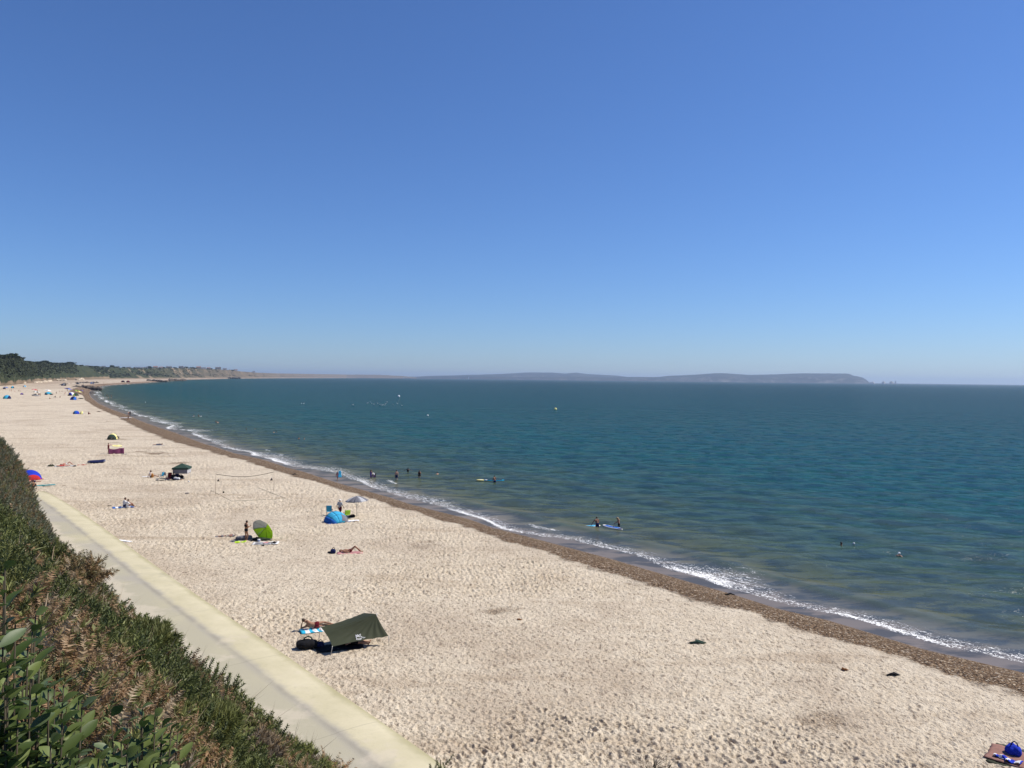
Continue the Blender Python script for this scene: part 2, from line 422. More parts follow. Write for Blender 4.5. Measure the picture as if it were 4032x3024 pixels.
# --- sea
t = NT('sea water')
d = t.attr('off'); fo = t.attr('foam'); pos = t.geo()
dn = t.math('ADD', d, t.math('MULTIPLY', t.math('SUBTRACT', t.noise(.05, 4, .6, pos), .5), t.math('MULTIPLY', d, .9)))
lg = t.math('DIVIDE', t.math('LOGARITHM', t.math('ADD', t.math('MAXIMUM', dn, 0), 1), 10), 3.0)   # log10(1+d)/3
colr = t.ramp(lg, [(.0, (.23, .19, .155)), (.16, (.21, .175, .14)), (.26, (.15, .14, .085)), (.34, (.090, .105, .050)), (.45, (.048, .088, .056)),
                   (.60, (.010, .078, .072)), (.80, (.005, .062, .072)), (1, (.004, .050, .068))])
big = t.noise(.012, 4, .6, pos, (1, 2.2, 1)); colr = t.mix(t.smooth(big, .3, .7, 0, .35), colr, t.mix(.5, colr, (.008, .03, .06)))
streaks = t.noise(.42, 5, .62, pos, (.5, 1.2, 1, .12)); colr = t.mix(t.smooth(streaks, .43, .57, 0, .9), colr, t.mix(.62, colr, (.004, .02, .03)))  # dark wave facets: their shading is painted into the water colour
face = t.attr('face'); colr = t.mix(t.math('MULTIPLY', face, .65), colr, (.080, .105, .040))
# fine lace of the foam
lace = t.voro(3.2, t.node('ShaderNodeVectorMath', operation='ADD').outputs[0], 'DISTANCE_TO_EDGE')
vm = [n for n in t.n if n.bl_idname == 'ShaderNodeVectorMath'][0]
nz = t.node('ShaderNodeTexNoise'); nz.inputs['Scale'].default_value = 1.6; t.put(nz.inputs['Vector'], pos)
t.put(vm.inputs[0], pos); t.put(vm.inputs[1], nz.outputs['Color'])
lac = t.smooth(lace, .0, .16, 1, 0)
cmb = t.node('ShaderNodeCombineXYZ'); t.put(cmb.inputs[0], t.math('MULTIPLY', t.attr('along'), .38)); t.put(cmb.inputs[1], d)
fn = t.math('ADD', t.math('MULTIPLY', fo, 1.2), t.math('MULTIPLY', t.math('SUBTRACT', t.noise(2.6, 7, .78, cmb.outputs[0]), .5), 3.0))
fn = t.math('ADD', fn, t.math('MULTIPLY', t.math('SUBTRACT', lac, .5), .8))
fm = t.math('MULTIPLY', t.smooth(fn, .55, .95), t.smooth(fo, .02, .18))
caps = t.math('MULTIPLY', t.smooth(t.noise(1.6, 3, .6, pos, (.6, 1.3, 1)), .80, .82), t.smooth(d, 60, 160))
colr = t.mix(t.math('MAXIMUM', fm, t.math('MULTIPLY', caps, .6)), colr, (.82, .82, .80))
w1 = t.noise(.62, 5, .66, pos, (.55, 1.25, 1, .10)); w2 = t.noise(2.4, 4, .6, pos, (.7, 1.3, 1, -.25)); w3 = t.noise(.10, 3, .5, pos, (.5, 1.5, 1, .05))
h = t.math('ADD', t.math('MULTIPLY', w1, 1.0), t.math('ADD', t.math('MULTIPLY', w2, .22), t.math('MULTIPLY', w3, 2.4)))
bm = t.bump(h, t.smooth(d, 0.3, 14, .10, 1.0), .30)
t.setb(Base_Color=colr, Normal=bm, Roughness=t.math('ADD', .16, t.math('MULTIPLY', fm, .6)), IOR=1.333)
t.b.inputs['Specular IOR Level'].default_value = 0.0
fr_ = t.node('ShaderNodeFresnel'); fr_.inputs['IOR'].default_value = 1.333; t.put(fr_.inputs['Normal'], bm)
gl = t.node('ShaderNodeBsdfGlossy'); gl.inputs['Roughness'].default_value = .06; t.put(gl.inputs['Normal'], bm)
mxs = t.node('ShaderNodeMixShader'); t.put(mxs.inputs[0], t.math('MULTIPLY', t.math('MINIMUM', t.math('MULTIPLY', fr_.outputs[0], t.smooth(d, .5, 14, .12, .55)), .20), t.math('SUBTRACT', 1.0, fm)))
t.t.links.new(t.b.outputs[0], mxs.inputs[1]); t.t.links.new(gl.outputs[0], mxs.inputs[2]); t.t.links.new(mxs.outputs[0], t.out.inputs[0])
SEA = t
def seafoam(X, Y, o):
    # o metres off shore; foam of the last wave, and of breakers behind it
    u = (X * -.61 + Y * .79)
    c1 = 2.0 + 1.6 * (vnoise(u / 13, u * 0 + 3.3, 1) - .5) * 2 + 1.2 * (vnoise(u / 4, u * 0 + 9, 2) - .5)
    w1 = .25 + 1.2 * vnoise(u / 9, u * 0 + 1.7, 3) ** 2
    far = np.clip(np.hypot(X, Y) / 200, 0, 2)
    c1 = c1 + far; w1 = w1 * (1 + .3 * far)
    lead = np.where(o < c1, np.exp(-((o - c1) / (.26 + .10 * far)) ** 2), np.exp(-((o - c1) / (w1 * 1.3)) ** 2))
    str1 = .22 + .95 * sstep(.35, .7, vnoise(u / 6.5, u * 0 + 5, 4))
    c2 = c1 + 3.6 + 1.2 * (vnoise(u / 11, u * 0 + 7, 6) - .5)
    str2 = .7 * sstep(.66, .80, vnoise(u / 5.5, u * 0 + 8.2, 7))
    l2 = np.exp(-((o - c2) / (.36 + .12 * far)) ** 2) * str2
    tr = np.exp(-((o - c1 - w1) / (2.2 * w1 + .6)) ** 2) * .42 * (o > c1)
    return np.clip(np.maximum(np.maximum(lead * str1 * .9, l2 * .85), tr), 0, 1)
SWELL = ((6.6, .20, .9), (12.5, .22, 1.5), (19.5, .20, 1.8), (28, .18, 2.2), (37, .16, 2.3), (47, .14, 2.4), (59, .12, 2.6), (72, .1, 2.8))
def seaz(X, Y, s, wd, ret=False):
    o = -s; r = np.hypot(X, Y)
    j = (vnoise(X / 14, Y / 14, 3) - .5) * 3.2
    z = np.zeros(X.shape)
    env = sstep(2.5, 6, o) * np.exp(-np.clip(o - 40, 0, None) / 40)
    face = 0
    for c, amp, wd2 in SWELL:
        q = (o - c - j * min(1, c / 10))
        g = np.where(q < 0, np.exp(-(q / wd2) ** 2), np.exp(-(q / (wd2 * 2.1)) ** 2))
        k_ = sstep(.15, .75, vnoise(X / 11 + c, Y / 11, 5)); z += amp * g * (.25 + 1.1 * k_)
        face = face + np.exp(-((q + wd2 * .45) / (wd2 * .62)) ** 2) * k_ * np.exp(-o / 45)
    if ret: return np.clip(face, 0, 1) * sstep(3.5, 6, o) * np.clip(1.2 - r / 300, 0, 1)
    z *= np.clip(1 - r / 700, 0, 1)
    wv = 0
    for k, (L, th, amp) in enumerate(((7.5, .25, .05), (4.3, -.3, .035), (2.6, .6, .02), (11, -.05, .05), (1.7, .1, .012), (3.3, 1.0, .018))):
        ph = (X * math.sin(th) + Y * math.cos(th)) * 6.283 / L + 4 * vnoise(X / (L * 2.2), Y / (L * 2.2), 10 + k)
        wv = wv + amp * np.sin(ph)
    z = z + 1.7 * wv * sstep(1, 16, o) * np.clip(1 - (r - 150) / 500, 0, 1)
    z = z + .05 * seafoam(X, Y, o) * np.clip(1 - r / 500, 0, 1)
    return z * sstep(.2, 4, o) + .012
sea = sheet('sea', lambda s: s < .8, seaz, t.m, lambda X, Y, s, wd: {'off': -s, 'foam': seafoam(X, Y, -s), 'face': seaz(X, Y, s, wd, True), 'along': X * -.61 + Y * .79})
setp(sea, kind='structure')
# ================================================================== promenade
t = NT('promenade concrete')
n_ = t.attr('across'); m_ = t.attr('along'); pos = t.geo()
g1 = t.noise(.5, 5, .65, pos); g2 = t.noise(6, 4, .6, pos)
c = t.ramp(g1, [(.3, (.50, .45, .29)), (.7, (.60, .54, .37))])
drift = t.smooth(t.math('ADD', n_, t.math('MULTIPLY', t.noise(.8, 4, .6, pos), .9)), 2.0, 2.5)     # inner side greyer
c = t.mix(t.math('MULTIPLY', drift, t.smooth(t.noise(.12, 3, .5, pos), .25, .50)), c, (.39, .36, .295))
ol = t.smooth(t.math('ADD', n_, t.math('MULTIPLY', g1, .5)), .35, .95, 1, 0)                        # algae along the outer edge
c = t.mix(t.math('MULTIPLY', ol, .85), c, (.30, .27, .14))
ol2 = t.smooth(t.math('ADD', t.noise(.10, 3, .5, pos), t.math('MULTIPLY', g1, .25)), .52, .68)
c = t.mix(t.math('MULTIPLY', t.math('MULTIPLY', ol2, t.smooth(n_, 1.9, 2.4)), .35), c, (.47, .43, .25))
inner = t.math('MULTIPLY', t.smooth(t.math('ABSOLUTE', t.math('SUBTRACT', t.math('ADD', n_, t.math('MULTIPLY', t.math('SUBTRACT', t.noise(.7, 4, .6, pos), .5), .35)), 1.98)), .02, .22, 1, 0), t.smooth(t.noise(.4, 3, .6, pos), .40, .62))
c = t.mix(t.math('MULTIPLY', inner, .30), c, (.26, .235, .18))
jt = t.math('ABSOLUTE', t.math('SUBTRACT', t.math('FRACT', t.math('DIVIDE', t.math('ADD', m_, 3.3), 9.0)), .5))
jm = t.smooth(jt, .0012, .004, 1, 0)
c = t.mix(t.math('MULTIPLY', jm, .3), c, (.16, .15, .12))
c = t.mix(t.smooth(g2, .55, .75, 0, .25), c, (.30, .28, .22))
blow = t.smooth(t.math('ADD', t.noise(.55, 5, .65, pos, (1, 1, 1)), t.smooth(n_, 2.6, 4.2, 0, .35)), .56, .70)
c = t.mix(t.math('MULTIPLY', blow, .5), c, (.58, .51, .40))
stn = t.smooth(t.noise(.28, 5, .7, pos), .58, .72); c = t.mix(t.math('MULTIPLY', stn, .4), c, (.33, .31, .24))
t.setb(Base_Color=c, Roughness=.9, Normal=t.bump(t.math('ADD', g2, t.math('MULTIPLY', t.noise(30, 2, .6, pos), .4)), .5, .012))
prof = [(-.10, 1.35), (-.04, 1.62), (.03, 1.80), (.16, 1.90), (.36, 1.965), (.7, 2.0), (1.2, 2.02), (1.90, 2.028), (1.98, 2.02), (2.06, 2.005), (2.3, 2.0), (4.5, 1.97), (8.0, 1.9)]
mm = np.arange(0, M_END - .5, .5); cx = np.interp(mm, PEu, PEs[:, 0]); cy = np.interp(mm, PEu, PEs[:, 1])
tx = np.gradient(cx); ty = np.gradient(cy); L_ = np.hypot(tx, ty); nx, ny = -ty / L_ * PRS, tx / L_ * PRS
V = []; ac = []; al = []
endf = 1 - sstep(M_END - 7, M_END - .5, mm)
for i in range(len(mm)):
    for (o_, z_) in prof:
        x_ = cx[i] + nx[i] * o_; y_ = cy[i] + ny[i] * o_
        V.append((x_, y_, 1.6 + (z_ - 1.6) * endf[i] + .012 * (random.random() - .5) * (o_ > .3) + (1 - endf[i]) * (.1 if o_ > 0 else 0))); ac.append(o_); al.append(mm[i])
k = len(prof); F = [(i * k + j, i * k + j + 1, (i + 1) * k + j + 1, (i + 1) * k + j) for i in range(len(mm) - 1) for j in range(k - 1)]
F = np.array(F)
if PRS > 0: F = F[:, ::-1]
pm = link('promenade', npmesh('promenade', V, F, True, {'across': ac, 'along': al}), t.m); setp(pm, kind='structure')
# ================================================================== hillside
HM = mat('hillside soil', (.055, .042, .026), .95, .4, 1.5, .1)
ma = np.r_[np.arange(0, MCAM - 12, 2.0), np.arange(MCAM - 12, MCAM + 40, .3), np.arange(MCAM + 40, PEu[-1] - 1, 1.0)]
na = np.r_[np.arange(2.4, NCAM + 2, .25), np.arange(NCAM + 2, NCAM + 40, 3)]
cx = np.interp(ma, PEu, PEs[:, 0]); cy = np.interp(ma, PEu, PEs[:, 1]); tx = np.gradient(cx, ma); ty = np.gradient(cy, ma); L_ = np.hypot(tx, ty)
for _ in range(8): tx[1:-1] = (tx[:-2] + tx[2:] + 2 * tx[1:-1]) / 4; ty[1:-1] = (ty[:-2] + ty[2:] + 2 * ty[1:-1]) / 4
L_ = np.hypot(tx, ty)
nx, ny = -ty / L_ * PRS, tx / L_ * PRS
NX = cx[:, None] + nx[:, None] * na; NY = cy[:, None] + ny[:, None] * na
HZ = hill(NX.ravel(), NY.ravel())
idx = np.arange(NX.size).reshape(NX.shape)
F = np.stack([idx[:-1, :-1], idx[:-1, 1:], idx[1:, 1:], idx[1:, :-1]], -1).reshape(-1, 4)
if PRS > 0: F = F[:, ::-1]
hl = link('hillside', npmesh('hillside', np.c_[NX.ravel(), NY.ravel(), HZ], F), HM); setp(hl, kind='structure')
# ================================================================== distant coast, island, rocks
def c1(x, y): return (x / 3.687, 1350 + y / 3.687)
BASE = [(-900,1640),(-300,1550),(0,1517),(54,1513),(136,1503),(240,1497),(380,1492),(515,1491),(600,1490.6),(712,1489.6),(915,1488.2),(1100,1486.6),(1400,1487.6),(1640,1489)]
TOP = [(-900,1335),(-300,1375),(0,1403),(35,1402),(81,1412),(92,1421),(122,1427),(160,1425),(195,1429),(235,1430),(271,1428),(312,1438),(345,1442),(380,1444),(445,1446),(515,1449),(600,1449),
 (700,1449),(763,1450),(868,1455),(907,1457),(951,1463),(1023,1468),(1100,1470.5),(1250,1473),(1400,1475.5),(1508,1477),(1590,1480.5),(1640,1487)]
bx = np.array([p[0] for p in BASE]); by = np.array([p[1] for p in BASE]); tx_ = np.array([p[0] for p in TOP]); ty_ = np.array([p[1] for p in TOP])
cols_ = np.r_[np.linspace(-900, 0, 30)[:-1], np.linspace(0, 1640, 620)]
CV = []; slope_attr = []
NJ = 34
for px in cols_:
    b = at(px, float(np.interp(px, bx, by)), 2.4); D = math.hypot(b.x, b.y); D = min(D, 11500)
    hb = np.interp(px, tx_, ty_)
    run = 60 + D * .055
    for j in range(NJ + 9):
        u = min(j / NJ, 1); dd = D + run * u + max(0, j - NJ) * (60 + D * .03)
        p = atd(px, hb, dd)
        base = 2.0
        topz = p.z if j <= NJ else atd(px, hb, D + run).z
        fr = u
        prof_ = (.62 * fr ** .8 + .38 * sstep(.55, .95, fr)) if px > 430 else fr ** .6
        z = base + (atd(px, hb, D + run).z - base) * float(prof_)
        if j > NJ: z = topz - (j - NJ) * 1.5
        dr = ray(px, 1500); L = math.hypot(dr.x, dr.y)
        x = dr.x / L * dd; y = dr.y / L * dd
        sc_ = 60 + D * .012
        z += (float(fbm(np.array(x / sc_), np.array(y / sc_), 4, 3)) - .5) * (10 if px < 430 else 12) * math.sin(math.pi * min(1, max(0, fr))) * 1.3
        CV.append((x, y, z)); slope_attr.append(fr)
nc = NJ + 9
F = np.array([(i * nc + j, i * nc + j + 1, (i + 1) * nc + j + 1, (i + 1) * nc + j) for i in range(len(cols_) - 1) for j in range(nc - 1)])[:, ::-1]
CV = np.array(CV)
t = NT('coastal slope')
pos = t.geo(); fr = t.attr('rise'); al = t.attr('reach')
n1 = t.noise(.018, 5, .62, pos); n2 = t.noise(.07, 4, .6, pos); n3 = t.noise(.006, 4, .6, pos)
green = t.ramp(n2, [(.3, (.026, .034, .016)), (.55, (.050, .060, .028)), (.75, (.10, .09, .045))])
bare = t.ramp(n1, [(.3, (.17, .125, .085)), (.7, (.30, .225, .15))])
k = t.math('ADD', t.math('MULTIPLY', al, .15), t.math('ADD', t.math('MULTIPLY', t.smooth(fr, .0, .09, 1, 0), .40), -.27))
f = t.smooth(t.math('ADD', t.math('ADD', t.math('MULTIPLY', n1, .62), t.math('MULTIPLY', n2, .38)), k), .50, .58)
f = t.math('MULTIPLY', f, t.smooth(al, 1.6, 2.2, .9, .35))
green = t.mix(t.smooth(al, 1.5, 2.1), green, (.13, .105, .07))
c = t.mix(f, green, bare)
t.setb(Base_Color=c, Roughness=.95, Normal=t.bump(n2, .7, 6))
t.b.inputs['Specular IOR Level'].default_value = .1
reach = np.repeat(np.interp(cols_, [-900, 0, 300, 420, 600, 1100, 1640], [0, .15, .5, 1.35, 1.6, 2.2, 4]), nc)
coast = link('cliff', npmesh('cliff', CV, F, True, {'rise': slope_attr, 'reach': reach}), t.m); setp(coast, kind='structure')
def coast_z(px, u):
    """point on the coastal slope: column px, fraction u of the rise"""
    i = int(np.argmin(abs(cols_ - px))); j = int(round(u * NJ)); return Vector(CV[i * nc + j])
# chalk island
ISL = [(1600,1484),(1850,1476),(1920,1475),(1997,1471),(2078,1466.5),(2176,1467),(2225,1470.5),(2268,1467),(2311,1472.5),(2431,1479),(2485,1486),(2600,1487),(2700,1489)]
ISR = [(2430,1489),(2500,1487),(2598,1484),(2630,1480),(2728,1476),(2815,1469.4),(2847,1469.4),(2950,1476),(3050,1474),(3151,1470),(3336,1471),(3350,1474),(3357,1479),(3378,1482),(3395,1486),(3408,1493),(3417,1500.4),(3424,1506),(3430,1512)]
LOW = [(1480,1488),(1640,1486.5),(1740,1482),(1900,1481.5),(2020,1484),(2140,1484),(2230,1483),(2380,1485),(2520,1484),(2640,1486),(2760,1490)]
def ridge(name, pts, dist, depth, amp, matl, seed, n=420):
    xs = np.array([p[0] for p in pts]); ys = np.array([p[1] for p in pts]); px = np.linspace(xs[0], xs[-1], n)
    V = []; m = 18; kk = []
    for i, X in enumerate(px):
        top = np.interp(X, xs, ys)
        for j in range(m + 8):
            u = min(j / m, 1); dd = dist + depth * u + max(0, j - m) * depth * .25
            zt = atd(X, top, dist + depth).z
            prof_ = .45 * sstep(0, .18, u) + .55 * u ** .8
            dr = ray(X, 1500); L = math.hypot(dr.x, dr.y); x = dr.x / L * dd; y = dr.y / L * dd
            z = zt * float(prof_)
            if j > m: z = zt * (1 - (j - m) / 9.0)
            z += amp * (float(fbm(np.array(x / 420), np.array(y / 420), 4, seed)) - .5) * math.sin(math.pi * u) - (3 if j == 0 else 0)
            V.append((x, y, z)); kk.append(u)
    q = m + 8
    F = np.array([(i * q + j, i * q + j + 1, (i + 1) * q + j + 1, (i + 1) * q + j) for i in range(n - 1) for j in range(q - 1)])[:, ::-1]
    o = link(name, npmesh(name, np.array(V), F, True, {'rise': kk}), matl); setp(o, kind='structure'); return o
def downs(name, chalk):
    t = NT(name); pos = t.geo(); u = t.attr('rise')
    n1 = t.noise(.0022, 4, .6, pos); n2 = t.noise(.008, 4, .6, pos)
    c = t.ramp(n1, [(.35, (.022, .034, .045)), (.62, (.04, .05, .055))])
    c = t.mix(t.smooth(n2, .62, .66, 0, .6), c, (.15, .135, .10))
    ch = t.math('MULTIPLY', t.smooth(t.math('ADD', n2, t.math('MULTIPLY', t.noise(.02, 3, .5, pos), .3)), .66, .74), t.smooth(u, .30, .10))
    c = t.mix(t.math('MULTIPLY', ch, chalk), c, (.40, .38, .36))
    t.setb(Base_Color=c, Roughness=.95, Normal=t.bump(n2, .6, 40)); t.b.inputs['Specular IOR Level'].default_value = .05
    return t.m
ridge('island_hills', ISL, 14500, 2500, 60, downs('inland downs', .2), 4)
ridge('low_shore', LOW, 12500, 900, 20, downs('low wooded shore', .1), 9)
ridge('island_headland', ISR, 12600, 1300, 40, downs('chalk headland', .25), 6)
CH = mat('chalk', (.45, .44, .42), .9, .25, .02, 0)
for i, (px, wpx, hpx, lab) in enumerate(((3436, 17, 6, 'low grey chalk stack nearest the end of the island headland'), (3479, 11, 8, 'flat-topped chalk stack between the low stack and the outermost ones'),
        (3510, 13, 8.5, 'lumpy chalk stack second from the open sea end of the row'), (3526, 2.5, 9, 'thin chalk needle at the open sea end of the stack row'))):
    hzy = 1491 + .011 * (px - 2016) + 3.2
    D = 12800; W = wpx / FPX * D; H = (hpx + 2) / FPX * D
    dr = ray(px, 1500); L = math.hypot(dr.x, dr.y); c0 = (dr.x / L * D, dr.y / L * D, 0)
    m = MB(); n = 14
    def f(u, v):
        a = u * 6.28318; rr = (1 - .35 * v ** 2) if v < 1 else 0
        k = 1 + .22 * math.sin(a * 3 + i) + .12 * math.sin(a * 7 + 2 * i)
        zz = H * min(v, 1) * (1 - .25 * abs(math.sin(a * 1.5 + i)) * v)
        return (W / 2 * rr * k * math.cos(a), max(W / 2, 20) * rr * k * math.sin(a), -2 + zz)
    m.grid(f, 20, 8); m.add([(0, 0, H * .8)], [])
    o = m.build('sea_stack', CH); o.location = c0; setp(o, lab, 'sea stack', 'chalk stacks off the headland')
# lighthouse-like white tower and castle on the low spit
WH = mat('white paint', (.8, .8, .78), .6, .06, 3); DKR = mat('dark roof slate', (.10, .09, .09), .8, .2, 2); TILE = mat('clay roof tiles', (.26, .13, .085), .85, .2, 2)
BRK = mat('pale house render', (.50, .44, .36), .85, .15, 1); GLS = mat('dark window glass', (.03, .04, .05), .15, .1, 1, 0, .5)
p = at(1590, 1489, 0.0); p = atd(1590, 1490, 10500); p.z = 0
tw = root('lighthouse', (p.x, p.y, 0), 0, 'slender white lighthouse on the low spit across the bay', 'lighthouse')
MB().tube([(0, 0, 0), (0, 0, 26), (0, 0, 26.5)], [4.2, 3.0, 3.6], 12).build('tower', WH, tw); MB().tube([(0, 0, 26.5), (0, 0, 30), (0, 0, 32)], [2.2, 2.2, .3], 10).build('lantern', DKR, tw)
p = atd(1845, 1490, 10500)
tw = root('lighthouse', (p.x, p.y, 0), 0, 'tall pale beacon tower standing alone on the far wooded shore', 'lighthouse')
MB().tube([(0, 0, 0), (0, 0, 36), (0, 0, 37)], [5, 3.0, 3.8], 12).build('tower', WH, tw); MB().tube([(0, 0, 37), (0, 0, 41), (0, 0, 44)], [2.4, 2.4, .3], 10).build('lantern', DKR, tw)
p = atd(1606, 1490, 10600)
fo = root('fort', (p.x, p.y, 0), .1, 'long pale fort lying beside the lighthouse on the spit', 'fort')
MB().box((0, 0, 5), (80, 20, 10), bev=1).box((-22, 0, 8), (16, 22, 16), bev=1).build('wall', BRK, fo, False); MB().box((0, 0, 11), (76, 16, 2)).build('roof', DKR, fo, False)
# ------------------------------------------------------------------ trees on the skyline
LF = mat('tree foliage', (.035, .05, .02), .9, .45, .25, 0, .1); LF2 = mat('pale tree foliage', (.055, .065, .03), .9, .4, .25, 0, .1); BK = mat('bark', (.07, .05, .035), .95, .3, 1)
def crown_mesh(name, w_, h_, n, seed, leaf=.9):
    r_ = np.random.default_rng(seed); V = []; F = []
    for lobe in range(7):
        c0 = np.array([r_.normal(0, w_ * .2), r_.normal(0, w_ * .2), h_ * (.35 + .4 * r_.random())]); rr = np.array([w_ * .26, w_ * .26, h_ * .27]) * (.7 + .5 * r_.random())
        for k in range(n // 7):
            d = r_.normal(size=3); d /= np.linalg.norm(d); p = c0 + d * rr * (.65 + .42 * r_.random())
            a = r_.normal(size=3); a /= np.linalg.norm(a); b = np.cross(a, d); b /= np.linalg.norm(b) + 1e-6; s = leaf * (.5 + r_.random())
            i = len(V); V += [p - a * s, p + b * s * .7, p + a * s, p - b * s * .7]; F.append((i, i + 1, i + 2, i + 3))
        i = len(V)      # inner mass so that the crown is not see-through everywhere
    return npmesh(name, np.array(V), np.array(F), False)
crowns = [crown_mesh('crown', 1, .75, 420, s, .09) for s in range(4)]
for m in crowns[:3]: m.materials.append(LF)
crowns[3].materials.append(LF2)
trunk_me = MB().tube([(0, 0, -.15), (.01, 0, .2), (.0, .01, .42)], [.035, .028, .015], 6).tube([(.0, 0, .22), (.12, .03, .42)], [.018, .008], 5).tube([(0, 0, .2), (-.1, -.04, .4)], [.018, .008], 5).mesh('trunk'); trunk_me.materials.append(BK)
# (px, width px, height px, label)
TREES = [(10,30,16,'broad dark tree on the wooded cliff top at the left end'),(38,34,22,'tallest dark tree crowning the wooded cliff at far left'),(62,28,16,'dark tree just right of the tallest one on the wooded cliff'),(80,20,15,'round tree where the wooded skyline steps down'),
 (108,20,9,'low tree in the dip of the wooded skyline'),(140,30,9,'flat-topped dark tree left of the big domed one'),(180,28,16,'domed dark tree alone on the skyline above the scrub'),(216,20,9,'pale green bushy tree right of the domed one'),(250,36,10,'wide dark tree at the middle of the wooded skyline'),
 (272,26,10,'wind-swept tree at the end of the wide skyline clump'),(285,10,9,'small pointed tree right of the wide skyline clump'),(312,22,7,'low tree where the wooded ridge falls away'),(348,26,8,'spreading flat tree left of the bungalows'),(372,18,8,'second spreading flat tree left of the bungalows'),
 (442,18,14,'round dark tree standing above the pale dry slope'),(458,10,8,'small tree beside the round dark one'),(488,12,7,'small dome-shaped tree between houses on the far cliff'),(590,18,13,'dark tree at the right end of the white caravans'),(640,14,8,'bushy tree among the cliff-top houses'),(688,14,8,'small dark tree between two cliff-top houses'),
 (735,14,11,'pointed dark tree dropping below the cliff-top houses'),(762,22,10,'wide dark tree behind the cliff-top houses'),(830,12,7,'low tree right of the grey cliff-top house'),(912,18,7,'last dark tree before the cliff top becomes bare')]
for i, (px, wp, hp, lab) in enumerate(TREES):
    b = coast_z(px, .97); D = math.hypot(b.x, b.y); s = wp / FPX * D
    o = root('pine_tree' if i in (12, 13) else 'tree', (b.x, b.y, b.z - s * .12), random.random() * 6, lab, 'tree', 'trees along the cliff-top skyline')
    o.scale = (s, s, .72 * hp / FPX * D / .72)
    cr = bpy.data.objects.new('crown', crowns[i % 4]); COL.objects.link(cr); cr.parent = o
    tr = bpy.data.objects.new('trunk', trunk_me); COL.objects.link(tr); tr.parent = o
# ------------------------------------------------------------------ cliff-top houses
def house(px, wpx, hpx, wall, roofm, lab, cat='house', u=1.0, rooftype='gable', name='house'):
    b = coast_z(px, u); D = math.hypot(b.x, b.y); W = wpx / FPX * D; H = hpx / FPX * D; dp = max(7, min(W * .6, 14))
    az = math.atan2(b.x, b.y)
    o = root(name, (b.x, b.y, b.z - .5), -az, lab, cat, 'buildings along the cliff top')
    hw = H * (.62 if rooftype == 'gable' else .85)
    MB().box((0, 0, hw / 2), (W, dp, hw)).build('wall', wall, o, False)
    e = .5
    m = MB()
    if rooftype == 'gable':
        m.add([(-W/2-e,-dp/2-e,hw),(W/2+e,-dp/2-e,hw),(W/2+e,dp/2+e,hw),(-W/2-e,dp/2+e,hw),(-W/2-e+1,0,H),(W/2+e-1,0,H)], [(0,1,5,4),(1,2,5),(2,3,4,5),(3,0,4),(3,2,1,0)])
    else: m.box((0, 0, hw + (H - hw) / 2 + .02), (W + .6, dp + .6, H - hw))
    rf = m.build('roof', roofm, o, False)
    if rooftype == 'gable' and W > 12: MB().box((W * .3, 0, H + .3), (1.2, 1.0, 2.2)).build('chimney', TILE, rf, False)
    nw = max(2, min(6, int(W / 5)))
    for k in range(nw):
        MB().box(((k + .5) / nw * W - W / 2, -dp / 2 - .05, hw * .5), (W / nw * .45, .12, hw * .38)).build('window', GLS, o, False)
HS = [(343,12,3.5,WH,DKR,'small white bungalow below the flat trees on the wooded ridge'),(408,13,4,WH,DKR,'low white bungalow left of the round tree on the far cliff'),
 (545,32,4.5,WH,WH,'long row of white caravans above the dry slope','flat'),(505,16,4,WH,DKR,'white chalet at the left end of the caravan row'),(572,15,4,WH,DKR,'white chalet at the right end of the caravan row'),
 (612,16,7,BRK,TILE,'brown-roofed house right of the tree beside the caravans'),(632,14,5,WH,TILE,'white cottage with clay roof among cliff-top houses'),(664,20,6.5,BRK,DKR,'wide dark-roofed house left of the skyline trees'),
 (712,16,7.5,BRK,DKR,'grey-roofed house with pale gable near the pointed tree'),(725,8,4,WH,DKR,'tiny white outbuilding at the foot of the grey-roofed house'),(782,16,8,BRK,TILE,'tall clay-roofed house beside the wide dark tree'),
 (800,18,5,WH,DKR,'white bungalow between the two clay-roofed houses'),(822,14,6,BRK,TILE,'small clay-roofed house right of the white bungalow'),(858,20,9,BRK,DKR,'tallest dark house on the right part of the far cliff'),
 (884,14,6,WH,DKR,'white house right of the tallest dark house'),(926,14,5,WH,TILE,'low white house near the end of the wooded cliff top'),(1000,9,5,WH,DKR,'lone white house on the bare cliff near the point')]
for h_ in HS:
    house(*h_[:6], rooftype=h_[6] if len(h_) > 6 else 'gable', name='caravan_row' if len(h_) > 6 else 'house', cat='caravan row' if len(h_) > 6 else 'house')
# far village along the bay
for k in range(16):
    px = 1405 + k * 8.2; b = coast_z(px, .9); D = math.hypot(b.x, b.y)
    o = root('house', (b.x, b.y, b.z), 0, 'tiny pale house in the hazy village at the far end of the bay', 'house', 'hazy village houses')
    s = .7 + .6 * random.random(); W = 16 * s; H = 9 * s
    MB().box((0, 0, H * .3), (W, 9, H * .6)).build('wall', BRK, o, False)
    MB().add([(-W/2,-5,H*.6),(W/2,-5,H*.6),(W/2,5,H*.6),(-W/2,5,H*.6),(-W/2,0,H),(W/2,0,H)], [(0,1,5,4),(1,2,5),(2,3,4,5),(3,0,4),(3,2,1,0)]).build('roof', TILE if k % 2 else DKR, o, False)
